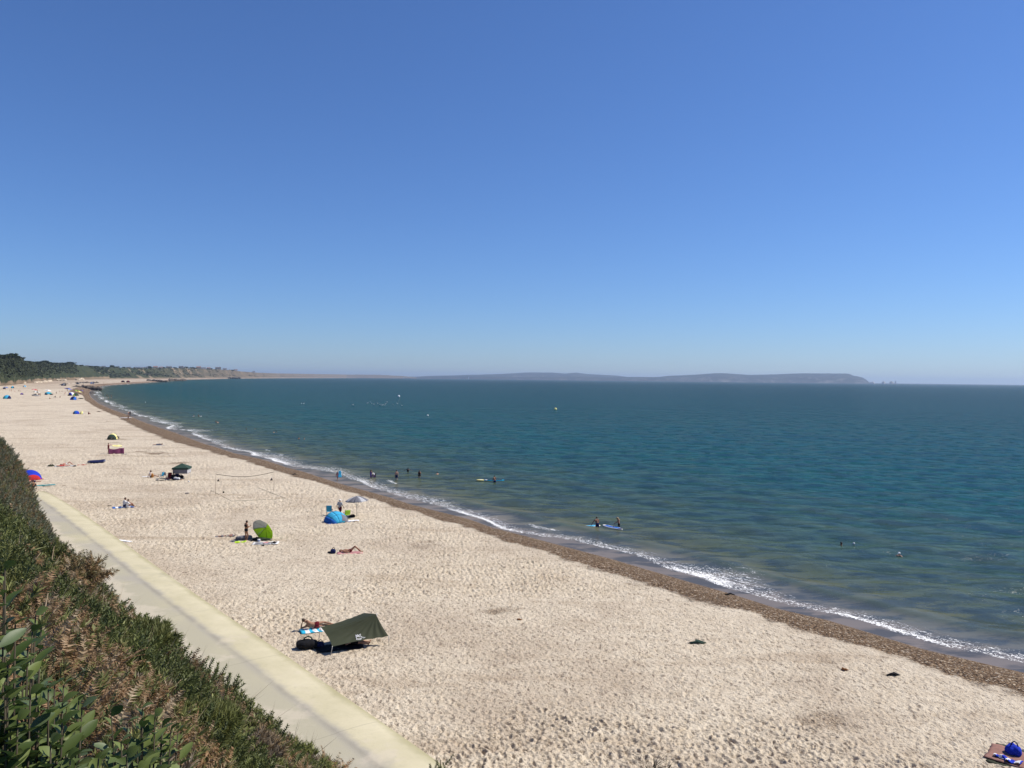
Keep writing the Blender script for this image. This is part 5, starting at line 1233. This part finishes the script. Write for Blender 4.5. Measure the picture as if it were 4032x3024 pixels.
popup(440, 1731, 1.9, 1.2, 1.4, ['yellow', 'green', 'olive'], 'dark green tent with a yellow top panel, bicycle lying in front', rz=165, segs=3, bands=True)
def wheel(m, c0, r_, t_=.022): m.tube([(c0[0] + r_ * math.cos(a), c0[1], c0[2] + r_ * math.sin(a)) for a in np.linspace(0, 6.28318, 25)], t_, 6, caps=False)
o = rt('bicycle', 452, 1732, 'black bicycle leaning in front of the yellow-topped tent', 'bicycle', rz=4)
for x in (-.52, .55): 
    m = MB(); wheel(m, (x, 0, .34), .33); wh = m.build('wheel', RUB, o); m = MB(); [m.tube([(x, 0, .34), (x + .32 * math.cos(a), 0, .34 + .32 * math.sin(a))], .003, 4) for a in np.linspace(0, 6.28, 13)[:-1]]; m.build('spokes', STEEL, wh)
MB().tube([(-.52, 0, .34), (-.05, 0, .32), (.42, 0, .78), (-.18, 0, .82), (-.05, 0, .32)], .02, 6).tube([(-.52, 0, .34), (-.18, 0, .82)], .014, 6).tube([(.55, 0, .34), (.42, 0, .78), (.38, 0, .95)], .016, 6).build('frame', DARKM, o)
MB().ball((-.2, 0, .9), (.13, .06, .04), 8, 5).tube([(-.18, 0, .82), (-.2, 0, .9)], .012, 5).build('saddle', RUB, o); MB().tube([(.42, -.28, .96), (.36, -.1, 1.0), (.36, .1, 1.0), (.42, .28, .96)], .014, 6).build('handlebar', DARKM, o)
heap(461, 1729, .8, .6, .6, 'black', 'black pannier bag heaped against the bicycle by the yellow-topped tent', strap=False)
towel(625, 1754, 2.0, .6, 0, 'pale', 'pale towel of the lone person lying near the shingle'); ps(622, 1753, 95, 'prone', 'lone dark-clad person lying on a pale towel near the shingle', skin='tan', hair='dark', wear=[('shorts', 'navy'), ('shirt', 'navy')], lift=.05)
# ---- gazebo and its party
o = rt('gazebo', 716, 1884, 'small dark green gazebo with grey side walls behind the heap of bags', 'gazebo', rz=-14)
W_ = .88; zh = 1.45
m = MB(); m.add([(-W_-.1,-W_-.1,zh),(W_+.1,-W_-.1,zh),(W_+.1,W_+.1,zh),(-W_-.1,W_+.1,zh),(0,0,zh+.52)], [(0,1,4),(1,2,4),(2,3,4),(3,0,4),(3,2,1,0)]); m.build('roof', K['green'], o, False)
for (x, y, sx, sy) in ((0, -W_-.1, 2*W_+.2, .02), (0, W_+.1, 2*W_+.2, .02), (-W_-.1, 0, .02, 2*W_+.2), (W_+.1, 0, .02, 2*W_+.2)): MB().box((x, y, zh - .09), (sx + .004, sy, .20)).build('valance', K['green'], o, False)
for x in (-W_, W_):
    for y in (-W_, W_): MB().tube([(x, y, -.05), (x, y, zh)], .018, 6).build('leg', mat('white pole', (.75, .75, .75), .5, .05, 3), o)
MB().grid(lambda u, v: ((u * 2 - 1) * W_, -W_ - .03 + .03 * math.sin(u * 14) * (1 - v), .72 + v * (zh - .80)), 20, 6).build('side_wall', K['grey'], o, True, solid=.006); MB().grid(lambda u, v: (W_ + .03, (u * 2 - 1) * W_, .72 + v * (zh - .80)), 12, 6).build('side_wall', K['pale'], o, True, solid=.006)
ps(594, 1881, -80, 'sitlow', 'person in a white vest and dark cap sitting with an amber guitar-shaped bag', skin='tan', hair='dark', wear=[('vest', 'white'), ('shorts', 'black')], hat='black', lift=.03, H=1.75)
heap(600, 1881, .34, .28, .62, 'amber', 'upright amber bag leaning against the seated person in the cap', strap=False); towel(576, 1877, 1.0, .5, 0, 'white', 'white towel behind the seated person in the cap')
chair(633, 1886, 'skyb', 'pale blue folding chair at the left of the gazebo party', rz=60); chair(650, 1884, 'pale', 'grey framed folding chair second from the left in the gazebo party', rz=-30); chair(664, 1889, 'maroon', 'maroon folding chair in front of the gazebo party', rz=150, low=True)
heap(678, 1884, .7, .5, .38, 'navy', 'navy bag between the maroon chair and the large black bags'); heap(697, 1884, .8, .5, .7, 'navy', 'tall navy bag stack at the foot of the gazebo'); heap(712, 1884, .9, .5, .42, 'black', 'large black holdall below the gazebo'); heap(692, 1889, .5, .4, .4, 'pale', 'pale cool bag in front of the tall navy stack'); heap(703, 1889, .45, .35, .34, 'white', 'white carrier bag right of the pale cool bag')
towel(660, 1892, 2.8, .5, 0, 'black', 'dark rug under the chairs of the gazebo party', name='rug', cat='rug'); heap(714, 1891, .3, .2, .14, 'brown', 'small brown pouch at the front right of the gazebo party', strap=False); heap(744, 1898, .24, .2, .16, 'white', 'white ball-shaped float on the sand right of the gazebo', name='ball', cat='ball', strap=False); ps(684, 1888, 30, 'sit', 'dark-dressed person sitting among the bags below the gazebo', skin='tan', hair='dark', wear=[('shirt', 'black'), ('trousers', 'navy')], lift=.02)
heap(738, 1944, .5, .22, .14, 'grey', 'grey lump of driftwood on open sand between gazebo and net', name='driftwood', cat='driftwood', strap=False); heap(881, 1941, .22, .22, .2, 'olive', 'small dark ball lying inside the volleyball court', name='ball', cat='ball', strap=False)
# ---- volleyball net and court lines
a = on(849, 1947); b = on(1079, 1936); o = root('volleyball_net', a, 0, 'slack beach volleyball net strung between two slim poles', 'volleyball net'); L_ = b - a; hN = 2.35
for q in (Vector((0, 0, 0)), L_): MB().tube([q + Vector((0, 0, -.1)), q + Vector((0, 0, hN + .05))], .022, 7).build('pole', mat('bleached pole', (.6, .5, .38), .8, .1, 4), o)
def nf(u, v): return L_ * u + Vector((0, 0, hN - .04 - v * .05 - .42 * math.sin(math.pi * u) * 1.0))
MB().grid(nf, 40, 1).build('top_band', K['olive'], o, True, solid=.012)
for (q, gx, gy) in ((Vector((0, 0, hN)), 790, 1888), (L_ + Vector((0, 0, hN)), 1150, 1905)): g = on(gx, gy); MB().tube([q, g - a], .004, 4).build('guy_rope', MATS['cord'], o)
for i, (x0, y0, x1, y1, lab) in enumerate(((830, 1932, 912, 1975, 'court rope marking the left side of the volleyball court'), (1017, 1922, 1127, 1965, 'court rope marking the right side of the volleyball court'), (912, 1975, 1127, 1965, 'court rope along the near end of the volleyball court'))):
    p0, p1 = on(x0, y0), on(x1, y1); m = MB(); m.tube([(p0.lerp(p1, k / 24) - p0) + Vector((0, 0, .05)) for k in range(25)], .012, 5); q = m.build('court_rope', K['olive'], None); q.location = p0; setp(q, lab, 'rope', 'volleyball court ropes')
for (x0, y0, lab) in ((859, 1898, 'dark triangular sand anchor flag near the left net pole'), (1069, 1893, 'dark triangular sand anchor flag near the right net pole')):
    q = rt('marker_flag', x0, y0, lab, 'marker flag', 'marker flags by the net'); MB().tube([(0, 0, -.05), (0, 0, .5)], .010, 5).build('stick', STEEL, q); MB().add([(-.16, 0, .05), (.16, .01, .05), (0, 0, .42)], [(0, 1, 2)]).build('pennant', K['black'], q, False, solid=.01)
# ---- tide wrack and driftwood on the near sand
for (px, py, sx, col, lab) in ((2745, 2534, .9, 'green', 'dark green seaweed tangle lying alone on the near sand'), (3518, 2661, .55, 'black', 'black scorched log stump on the sand near the shingle'), (2045, 2443, .35, 'brown', 'small brown driftwood knot on the middle sand'), (2873, 2343, .6, 'black', 'dark branch stranded at the wet edge of the shingle'), (3325, 2640, .35, 'brown', 'dark burnt stick left of the scorched log'), (1160, 1869, .8, 'black', 'black driftwood plank on the shingle beside the surf')):
    p = on(px, py); m = MB()
    for k in range(7):
        a0 = random.random() * 6.28; l_ = sx * random.uniform(.3, .6); m.tube([(-math.cos(a0) * l_, -math.sin(a0) * l_ * .4, .03), (random.gauss(0, .05), random.gauss(0, .05), .05 + .08 * sx), (math.cos(a0) * l_, math.sin(a0) * l_ * .4, .03)], [.02, .05 * sx + .02, .02], 6)
    q = m.build('seaweed' if col == 'green' else 'driftwood', K[col], None); q.location = p; setp(q, lab, 'seaweed' if col == 'green' else 'driftwood')
# ---- bottom right corner
towel(4010, 2995, 1.9, 1.4, -8, 'dusty', 'dusty brown-pink blanket in the bottom right corner', crumple=.04, name='blanket', cat='blanket', lift=.05); towel(4045, 3004, 2.2, 1.9, -8, 'olive', 'grey-green ground mat under the brown-pink blanket at bottom right', crumple=.02, name='mat', cat='mat', lift=.02)
heap(3994, 2976, .50, .40, .42, 'royal', 'royal blue rucksack standing at the bottom right corner', name='rucksack', cat='rucksack', col2='navy', lobes=6); towel(3968, 3003, .75, .28, -22, 'white', 'white and blue crumpled beach clothes at bottom right', 'royal', .12, name='clothes', cat='clothes', lift=.08); towel(3940, 2992, .35, .22, -20, 'black', 'black flip-flops at the left tip of the bottom right blanket', name='sandals', cat='sandals')
# ================================================================== people and boards in the water
wt(1329, 1891, .03, -60, 'stoop', 'child at the foam edge carrying a blue bodyboard', skin='tan', hair='brown', wear=[('swimsuit', 'pale')], H=1.35) if False else None
wt(1328, 1892, .05, -40, 'walk', 'child wading at the foam edge with a blue bodyboard under the arm', skin='tan', hair='brown', wear=[('swimsuit', 'pink')], H=1.35, longhair=True)
def flo(name, px, py, label, cat, rz=0, lift=0.0): return rt(name, px, py, label, cat, None, rz, lift, True)
o = flo('bodyboard', 1338, 1892, 'blue bodyboard carried upright by the wading child', 'bodyboard', 20, .45); MB().grid(lambda u, v: ((u - .5) * .5 * (1 - .4 * v ** 3), .05 * math.sin(v * 3), v * .95), 8, 10).build('deck', K['skyb'], o, True, solid=.05)
wt(1461, 1883, .35, -50, 'stand', 'long-haired adult in purple standing beside a stooping parent', skin='tan', hair='dark', wear=[('dress', 'purple')], H=1.65, longhair=True)
wt(1472, 1883, .35, 160, 'stoop', 'parent in a white top bending over a small child in the shallows', skin='fair', hair='blond', wear=[('shirt', 'white'), ('shorts', 'purple')], H=1.65)
wt(1478, 1883, .20, 90, 'stand', 'small dark-clad child held by the stooping parent', skin='tan', hair='dark', wear=[('shirt', 'black'), ('shorts', 'black')], H=1.0)
wt(1561, 1887, .42, -10, 'stand', 'bare-backed man in dark shorts standing thigh deep, arms at his waist', skin='fair', hair='dark', wear=[('shorts', 'navy')], H=1.8)
wt(1606, 1862, .85, -5, 'reachout', 'bather in a black top with both arms spread above the water', skin='brown', hair='dark', wear=[('swimsuit', 'black')], H=1.7)
wt(1651, 1882, .45, 20, 'stand', 'long-haired bather in a black swimsuit standing thigh deep', skin='tan', hair='brown', wear=[('swimsuit', 'black')], H=1.65, longhair=True)
wt(1722, 1869, 1.25, 30, 'swim', 'swimmer with only head and shoulders showing right of the bather in black', skin='fair', hair='brown', H=1.7)
o = flo('inflatable_float', 1891, 1892, 'small yellow float drifting behind the paddleboard', 'float'); MB().ball((0, 0, .06), (.62, .26, .12), 14, 8).build('tube', K['yellow'], o); MB().ball((.1, 0, .16), (.30, .14, .03), 10, 6).build('pad', K['white'], o)
o = flo('paddleboard', 1946, 1893, 'turquoise and black paddleboard lying flat beside the wading man', 'paddleboard', -6); board(o, 3.0, .72, 'black', 'cyan', 'white')
wt(1948, 1900, .75, 20, 'push', 'man standing waist deep leaning on the turquoise paddleboard', skin='tan', hair='dark', wear=[('shorts', 'navy')], H=1.8, fine=True)
o = flo('paddleboard', 2322, 2075, 'white and blue paddleboard with yellow tail, held by the bending boy', 'paddleboard', 213); board(o, 2.5, .80, 'skyb', 'white', 'yellow')
wt(2352, 2081, .48, -8, 'bend', 'boy in dark shorts bending over the white paddleboard with a paddle', skin='tan', hair='dark', wear=[('shorts', 'navy')], H=1.72, fine=True)
o = flo('paddle', 2320, 2083, 'paddle with an orange blade dipped beside the white paddleboard', 'paddle'); MB().tube([(0, -.05, .08), (.42, .05, .75)], .014, 6).build('shaft', K['black'], o); MB().ball((-.05, -.06, .03), (.14, .03, .12), 10, 7).build('blade', K['orange'], o)
o = flo('paddleboard', 2412, 2079, 'blue camouflage paddleboard with white rim, pushed by the fair-haired boy', 'paddleboard', 140); board(o, 2.5, .80, 'blue', 'white', 'navy')
wt(2437, 2078, .55, 85, 'push', 'fair-haired boy in black shorts pushing the blue paddleboard', skin='tan', hair='blond', wear=[('shorts', 'black')], H=1.68, fine=True, longhair=True)
wt(3312, 2151, 1.28, -70, 'stand', 'dark-haired swimmer with head and shoulders above water, nearest but one', skin='brown', hair='dark', H=1.7, fine=True)
wt(3541, 2190, 1.34, 150, 'swim', 'swimmer in a white cap nearest to the viewer', skin='fair', hair='dark', hat='white', H=1.7, fine=True)
SW = [(712, 1624, 1.3, 'lone swimmer closest to the surfers far out on the left'), (763, 1640, 1.05, 'bather standing at the left end of the far board'), (815, 1642, 1.38, 'head of a swimmer right of the far board'), (851, 1662, 1.2, 'left swimmer of the pair right of the far board'),
 (857, 1664, 1.25, 'right swimmer of the pair right of the far board'), (969, 1692, 1.15, 'swimmer chest deep left of a lone head'), (1004, 1690, 1.32, 'lone head of a swimmer between two groups'), (1078, 1704, 1.25, 'left head of the pair floating close together'), (1088, 1704, 1.3, 'right head of the pair floating close together'),
 (1177, 1728, 1.25, 'pale swimmer of the last pair before the net'), (1198, 1730, 1.3, 'dark swimmer of the last pair before the net')]
for i, (px, py, dp, lab) in enumerate(SW): wt(px, py, dp, random.uniform(-90, 90), 'stand' if i % 2 else 'swim', lab, skin=['tan', 'fair', 'brown'][i % 3], hair=['dark', 'brown'][i % 2], wear=[('swimsuit', 'black')] if i % 3 == 0 else [], vox=.035)
o = flo('paddleboard', 776, 1640, 'pale board carrying a seated paddler far out on the left', 'paddleboard'); board(o, 3.2, .8, 'pale', 'white')
p = at(781, 1640, .1); person(p, az(p) + R(-90), 'kayak', 'paddler sitting astride the far pale board', skin='tan', hair='dark', wear=[('vest', 'black')], group='people in the sea', vox=.035)
# tiny figures off the far corner of the beach
FAR_SEA = [(405,1554),(420,1558),(424,1558),(438,1560),(427,1567),(438,1566),(405,1569),(382,1567),(371,1552)]
for i, (px, py) in enumerate(FAR_SEA): wt(px, py, random.uniform(.5, 1.1), random.uniform(0, 360), 'stand', 'tiny dark bather standing in the sea off the far corner of the beach', skin='tan', hair='dark', wear=[('shorts', 'black')], vox=.05, group='tiny bathers off the far corner')
for i, (px, py) in enumerate([(354,1551),(357,1552),(361,1553),(366,1551)]): p = at(px, py, .1); person(p, i * 1.3, 'stand', 'tiny figure standing at the surf edge near the groyne', skin='brown', hair='dark', wear=[('shorts', 'black'), ('vest', 'navy')], vox=.05, group='tiny figures at the surf edge')
# paddleboard carriers on the shingle
ps(505, 1655, 60, 'walk', 'person in black carrying a white board up the shingle', skin='tan', hair='brown', wear=[('swimsuit', 'black')], vox=.03)
o = rt('surfboard', 496, 1653, 'white board carried low up the shingle by the person in black', 'surfboard', None, 192, .55); board(o, 3.1, .78, 'white', 'white', None, .12)
o = rt('surfboard', 518, 1640, 'dark-edged board lying at the water behind the board carrier', 'surfboard', None, 20, .25); board(o, 2.6, .7, 'pale', 'black', None, .12)
wt(512, 1636, .05, 0, 'stand', 'dark figure in a wetsuit standing in the foam behind the board carrier', skin='tan', hair='dark', wear=[('trousers', 'black'), ('shirt', 'black')], vox=.03, H=1.8); wt(506, 1637, .05, 20, 'stand', 'pale slimmer figure left of the one in the wetsuit', skin='fair', hair='brown', wear=[('briefs', 'navy')], vox=.03, H=1.6)
# ---- buoys and gulls
for (px, py, r_, col, lab) in ((2187, 1613, .75, 'yellow', 'yellow marker buoy floating well out, right of the others'), (1570, 1562, .95, 'white', 'pale marker buoy furthest out on the sea'), (1684, 1637, .35, 'white', 'small white float below the pale far buoy'), (573, 1584, .18, 'white', 'tiny white float near the far bathers'), (2490, 1997, .10, 'white', 'tiny white float above the right paddleboard'), (3362, 2141, .10, 'white', 'tiny white float right of the dark-haired swimmer'), (3668, 2166, .11, 'white', 'tiny white float at the right of the capped swimmer')):
    o = flo('buoy', px, py, lab, 'buoy'); MB().ball((0, 0, r_ * .35), (r_, r_, r_ * .9), 12, 9).build('float', K[col], o); MB().tube([(0, 0, r_), (0, 0, r_ * 1.6)], r_ * .12, 6).build('post', K['black'], o)
gm = MB(); gm.ball((0, 0, .12), (.26, .12, .11), 10, 7).capsule((.18, 0, .18), (.26, 0, .32), .05, .045, 7).capsule((-.2, 0, .14), (-.38, 0, .2), .06, .02, 6); gbody = gm.mesh('body'); gbody.materials.append(K['white'])
gw = MB(); gw.ball((-.04, .09, .16), (.24, .03, .07), 8, 6).ball((-.04, -.09, .16), (.24, .03, .07), 8, 6); gwm = gw.mesh('wings'); gwm.materials.append(K['pale'])
gb = MB(); gb.capsule((.29, 0, .33), (.36, 0, .31), .015, .008, 5); gbm = gb.mesh('beak'); gbm.materials.append(K['amber'])
for i, (dx, dy) in enumerate(((187,90),(196,90),(388,95),(391,96),(445,88),(449,88),(458,84),(463,90),(472,93),(487,90),(495,94),(500,96),(507,96),(515,96),(519,90),(524,84),(547,93),(564,90),(582,98))):
    p = at(1000 + dx, 1500 + dy, 0.0); o = root('gull', p, random.random() * 6.28, 'white gull resting in the loose flock on the open sea', 'gull', 'gulls resting on the sea', 1.35)
    for nm, me in (('body', gbody), ('wings', gwm), ('beak', gbm)): q = bpy.data.objects.new(nm, me); COL.objects.link(q); q.parent = o
# ================================================================== far beach groups
def fp(x, y, kind, lab, wear, skin='tan', hair='dark', yaw=None, **k):
    px, py = c1(x, y); return ps(px, py, random.uniform(0, 360) if yaw is None else yaw, kind, lab, skin=skin, hair=hair, wear=wear, vox=.04, group='distant people on the sand', **k)
def T_(x, y, w_, h_, cols_p, lab, rz=0): px, py = c1(x, y); return popup(px, py, w_, h_, w_ * .6, cols_p[::-1], lab, rz + 180)
def U_(x, y, r_, h_, cols_p, lab, tilt=8): px, py = c1(x, y); return parasol(px, py, r_, h_, tilt, cols_p, lab)
T_(1100, 1033, 1.9, 1.1, ['navy', 'blue', 'royal'], 'royal blue tent of the trio between far crowd and bicycle tent', -15); T_(1193, 1034, 1.3, .9, ['yellow', 'yellow', 'pale'], 'pale yellow small tent right of the royal blue one', 15)
fp(1285, 1038, 'sit', 'person in red sitting right of the pale yellow tent', [('shirt', 'maroon'), ('shorts', 'maroon')], yaw=-60); fp(1440, 1000, 'lie', 'person in black lying on the edge of the shingle', [('shorts', 'black'), ('shirt', 'black')], yaw=-80)
T_(97, 812, 3.6, 1.9, ['teal', 'skyb', 'navy'], 'turquoise and navy tent alone at the far left sand', -10); T_(182, 658, 2.6, 1.7, ['teal', 'cyan', 'navy'], 'small turquoise tent at the foot of the wooded cliff'); T_(362, 642, 3.2, 1.6, ['pale', 'skyb', 'pale'], 'pale grey-blue tent below the sandy ledge', 30)
U_(85, 672, 2.4, 2.0, ['blue', 'grey'], 'blue parasol beside the small turquoise tent at the cliff foot'); T_(62, 670, 2.2, 1.2, ['black', 'navy', 'black'], 'black tent left of the blue parasol at the cliff foot'); towel(*c1(8, 672), 3, 1.2, 0, 'dusty', 'brown blanket cut by the left edge at the cliff foot', name='blanket', cat='blanket')
fp(145, 708, 'stand', 'left of two people standing below the small turquoise tent', [('shorts', 'maroon')], 'pink'); fp(168, 707, 'walk', 'right of two people standing below the small turquoise tent', [('swimsuit', 'red')], 'pink')
fp(215, 703, 'lie', 'person in red lying below the cliff right of two standing people', [('swimsuit', 'red')], 'pink', yaw=-90); fp(268, 703, 'sit', 'person sitting with a black bag right of the one lying in red', [('shorts', 'black')]); fp(290, 704, 'sitlow', 'person leaning back at the end of the cliff-foot row', [('shorts', 'brown')])
U_(505, 712, 2.2, 2.1, ['red', 'red', 'pink'], 'red parasol in the middle of the far sand'); fp(542, 714, 'stand', 'person standing just right of the red parasol', [('shorts', 'maroon')], 'pink')
U_(530, 755, 2.0, 2.2, ['green', 'white'], 'green and white parasol over the crowded far group'); heap(*c1(490, 768), 2.0, 1.2, .9, 'grey', 'grey heap of bags left of the crowded far group'); heap(*c1(540, 772), 2.4, 1.2, .7, 'pale', 'pale heap of towels in front of the crowded far group', strap=False); heap(*c1(515, 762), 1.6, 1, .9, 'black', 'black heap of bags under the green and white parasol')
for i, (x, y) in enumerate(((556, 772), (566, 770), (578, 773), (588, 771))): fp(x, y, 'stand', ['leftmost', 'second', 'third', 'rightmost'][i] + ' of four people standing right of the green and white parasol', [('shorts', ['navy', 'maroon', 'black', 'brown'][i])], ['pink', 'tan', 'brown', 'tan'][i])
T_(317, 752, 1.8, 1.0, ['purple', 'purple', 'navy'], 'small purple tent alone between two far tents'); towel(*c1(358, 754), 2.2, .8, 0, 'pink', 'faint pink towel right of the small purple tent')
U_(697, 718, 2.4, 1.9, ['white', 'white', 'pale'], 'white parasol above the teal windbreak'); T_(700, 745, 4.0, 1.4, ['teal', 'skyb', 'teal'], 'wide teal tent under the white parasol'); heap(*c1(672, 755), 1.8, 1.0, .8, 'navy', 'navy bags at the left foot of the wide teal tent'); heap(*c1(745, 755), 1.6, .8, .7, 'black', 'black bags at the right foot of the wide teal tent'); fp(768, 752, 'sit', 'person sitting at the right end of the wide teal tent', [('shirt', 'maroon'), ('shorts', 'black')]); fp(655, 738, 'sitlow', 'person leaning back at the left end of the wide teal tent', [('shorts', 'black')])
fp(720, 815, 'sit', 'person sitting alone nearest in the far group', [('shorts', 'brown')]); fp(806, 792, 'sit', 'black-clad person sitting on a chair on the open far sand', [('shirt', 'black'), ('trousers', 'black')], H=1.9); towel(*c1(800, 796), 2.6, .9, 0, 'black', 'dark rug under the black-clad person on the far sand', name='rug', cat='rug'); fp(872, 792, 'sitlow', 'person in red shorts reclining right of the black-clad one', [('shorts', 'maroon')]); fp(818, 745, 'stand', 'lone standing person behind the black-clad one', [('shorts', 'grey')])
fp(866, 711, 'sit', 'left of two pale people sitting near the groyne rocks', [('shirt', 'pale')], 'fair'); fp(900, 710, 'sit', 'right of two pale people sitting near the groyne rocks', [('shirt', 'dusty')], 'fair')
U_(990, 700, 2.8, 2.3, ['blue', 'purple', 'navy'], 'large blue and purple parasol in the busy patch near the groyne'); fp(978, 708, 'stand', 'person standing under the left side of the blue and purple parasol', [('shorts', 'maroon')]); fp(1005, 710, 'stand', 'person standing under the right side of the blue and purple parasol', [('swimsuit', 'white')], 'fair')
fp(945, 735, 'sit', 'person in red sitting below the blue and purple parasol', [('shirt', 'red')]); fp(936, 752, 'sitlow', 'person reclining left of the busy blue tent', [('shorts', 'white')], 'fair'); towel(*c1(920, 766), 2.2, .7, 0, 'brown', 'brown towel below the reclining person in the busy patch')
T_(1048, 765, 3.6, 2.1, ['royal', 'white', 'navy'], 'blue and white tent at the centre of the busy patch', 20); T_(1097, 770, 3.2, 1.7, ['lime', 'green', 'olive'], 'light green tent right of the blue and white tent', -10); heap(*c1(1012, 768), 2.2, 1.2, .9, 'black', 'black heap left of the blue and white tent'); fp(1000, 748, 'stand', 'person standing left of the blue and white tent', [('shorts', 'black')]); fp(1078, 790, 'sit', 'person sitting in front of the light green tent', [('shorts', 'brown')])
U_(1145, 742, 2.0, 1.9, ['yellow', 'yellow', 'amber'], 'yellow parasol right of the light green tent'); fp(1160, 748, 'sit', 'person in maroon sitting by the yellow parasol', [('shirt', 'maroon')]); U_(1113, 712, 2.0, 1.4, ['green', 'lime'], 'low green parasol above the yellow one'); T_(1185, 703, 2.4, 1.2, ['purple', 'grey', 'purple'], 'low purple tent at the groyne end of the busy patch'); fp(1219, 742, 'stand', 'dark-red person standing at the edge of the shingle', [('shorts', 'maroon')], 'pink'); fp(1280, 685, 'stand', 'person standing at the neck of the groyne rocks', [('shorts', 'brown')])
T_(1058, 828, 2.9, 1.8, ['royal', 'navy', 'blue'], 'dark blue tent nearest in the busy patch', -20); fp(1085, 815, 'stand', 'pale person standing behind the nearest dark blue tent', [('shirt', 'pale'), ('shorts', 'white')], 'fair'); fp(1110, 820, 'stand', 'person in white right of the nearest dark blue tent', [('shirt', 'white')], 'pink'); heap(*c1(1180, 815), 2.8, 1.0, .6, 'olive', 'low khaki heap right of the nearest dark blue tent', strap=False); heap(*c1(1140, 818), 1.4, .8, .4, 'pale', 'small pale heap between the dark blue tent and the khaki heap', strap=False); towel(*c1(1255, 745), 2.2, .8, 0, 'amber', 'amber towel at the edge of the far shingle')
# still further: specks on the beach beyond the groynes
for i, (x, y, w_, h_, cc) in enumerate(((925, 622, 5, 2.6, ['navy', 'grey', 'black']), (1340, 594, 5, 2.6, ['blue', 'grey', 'navy']), (1785, 572, 6, 3, ['maroon', 'black', 'black']), (1860, 572, 6, 3, ['black', 'maroon', 'black']), (2040, 510, 8, 5, ['green', 'black', 'green']), (1130, 600, 4, 2.4, ['grey', 'black', 'grey']))):
    T_(x, y, w_, h_, cc, ['navy speck of a tent on the rocks behind the groyne', 'blue-grey speck of a tent beyond the groynes', 'left maroon speck of a tent at the furthest bend', 'right black speck of a tent at the furthest bend', 'dark green hut-like tent beneath the far cliff', 'grey speck of a tent behind the busy patch'][i])
for i, (x, y) in enumerate(((1505, 596), (1635, 604), (1720, 588), (1760, 530), (1980, 560), (2020, 566), (1420, 622), (1210, 610), (1030, 598))): fp(x, y, 'stand', 'speck of a person on the furthest beach beyond the groynes', [('shorts', 'black')], H=1.9)
print('faces', sum(len(m.polygons) for m in bpy.data.meshes))
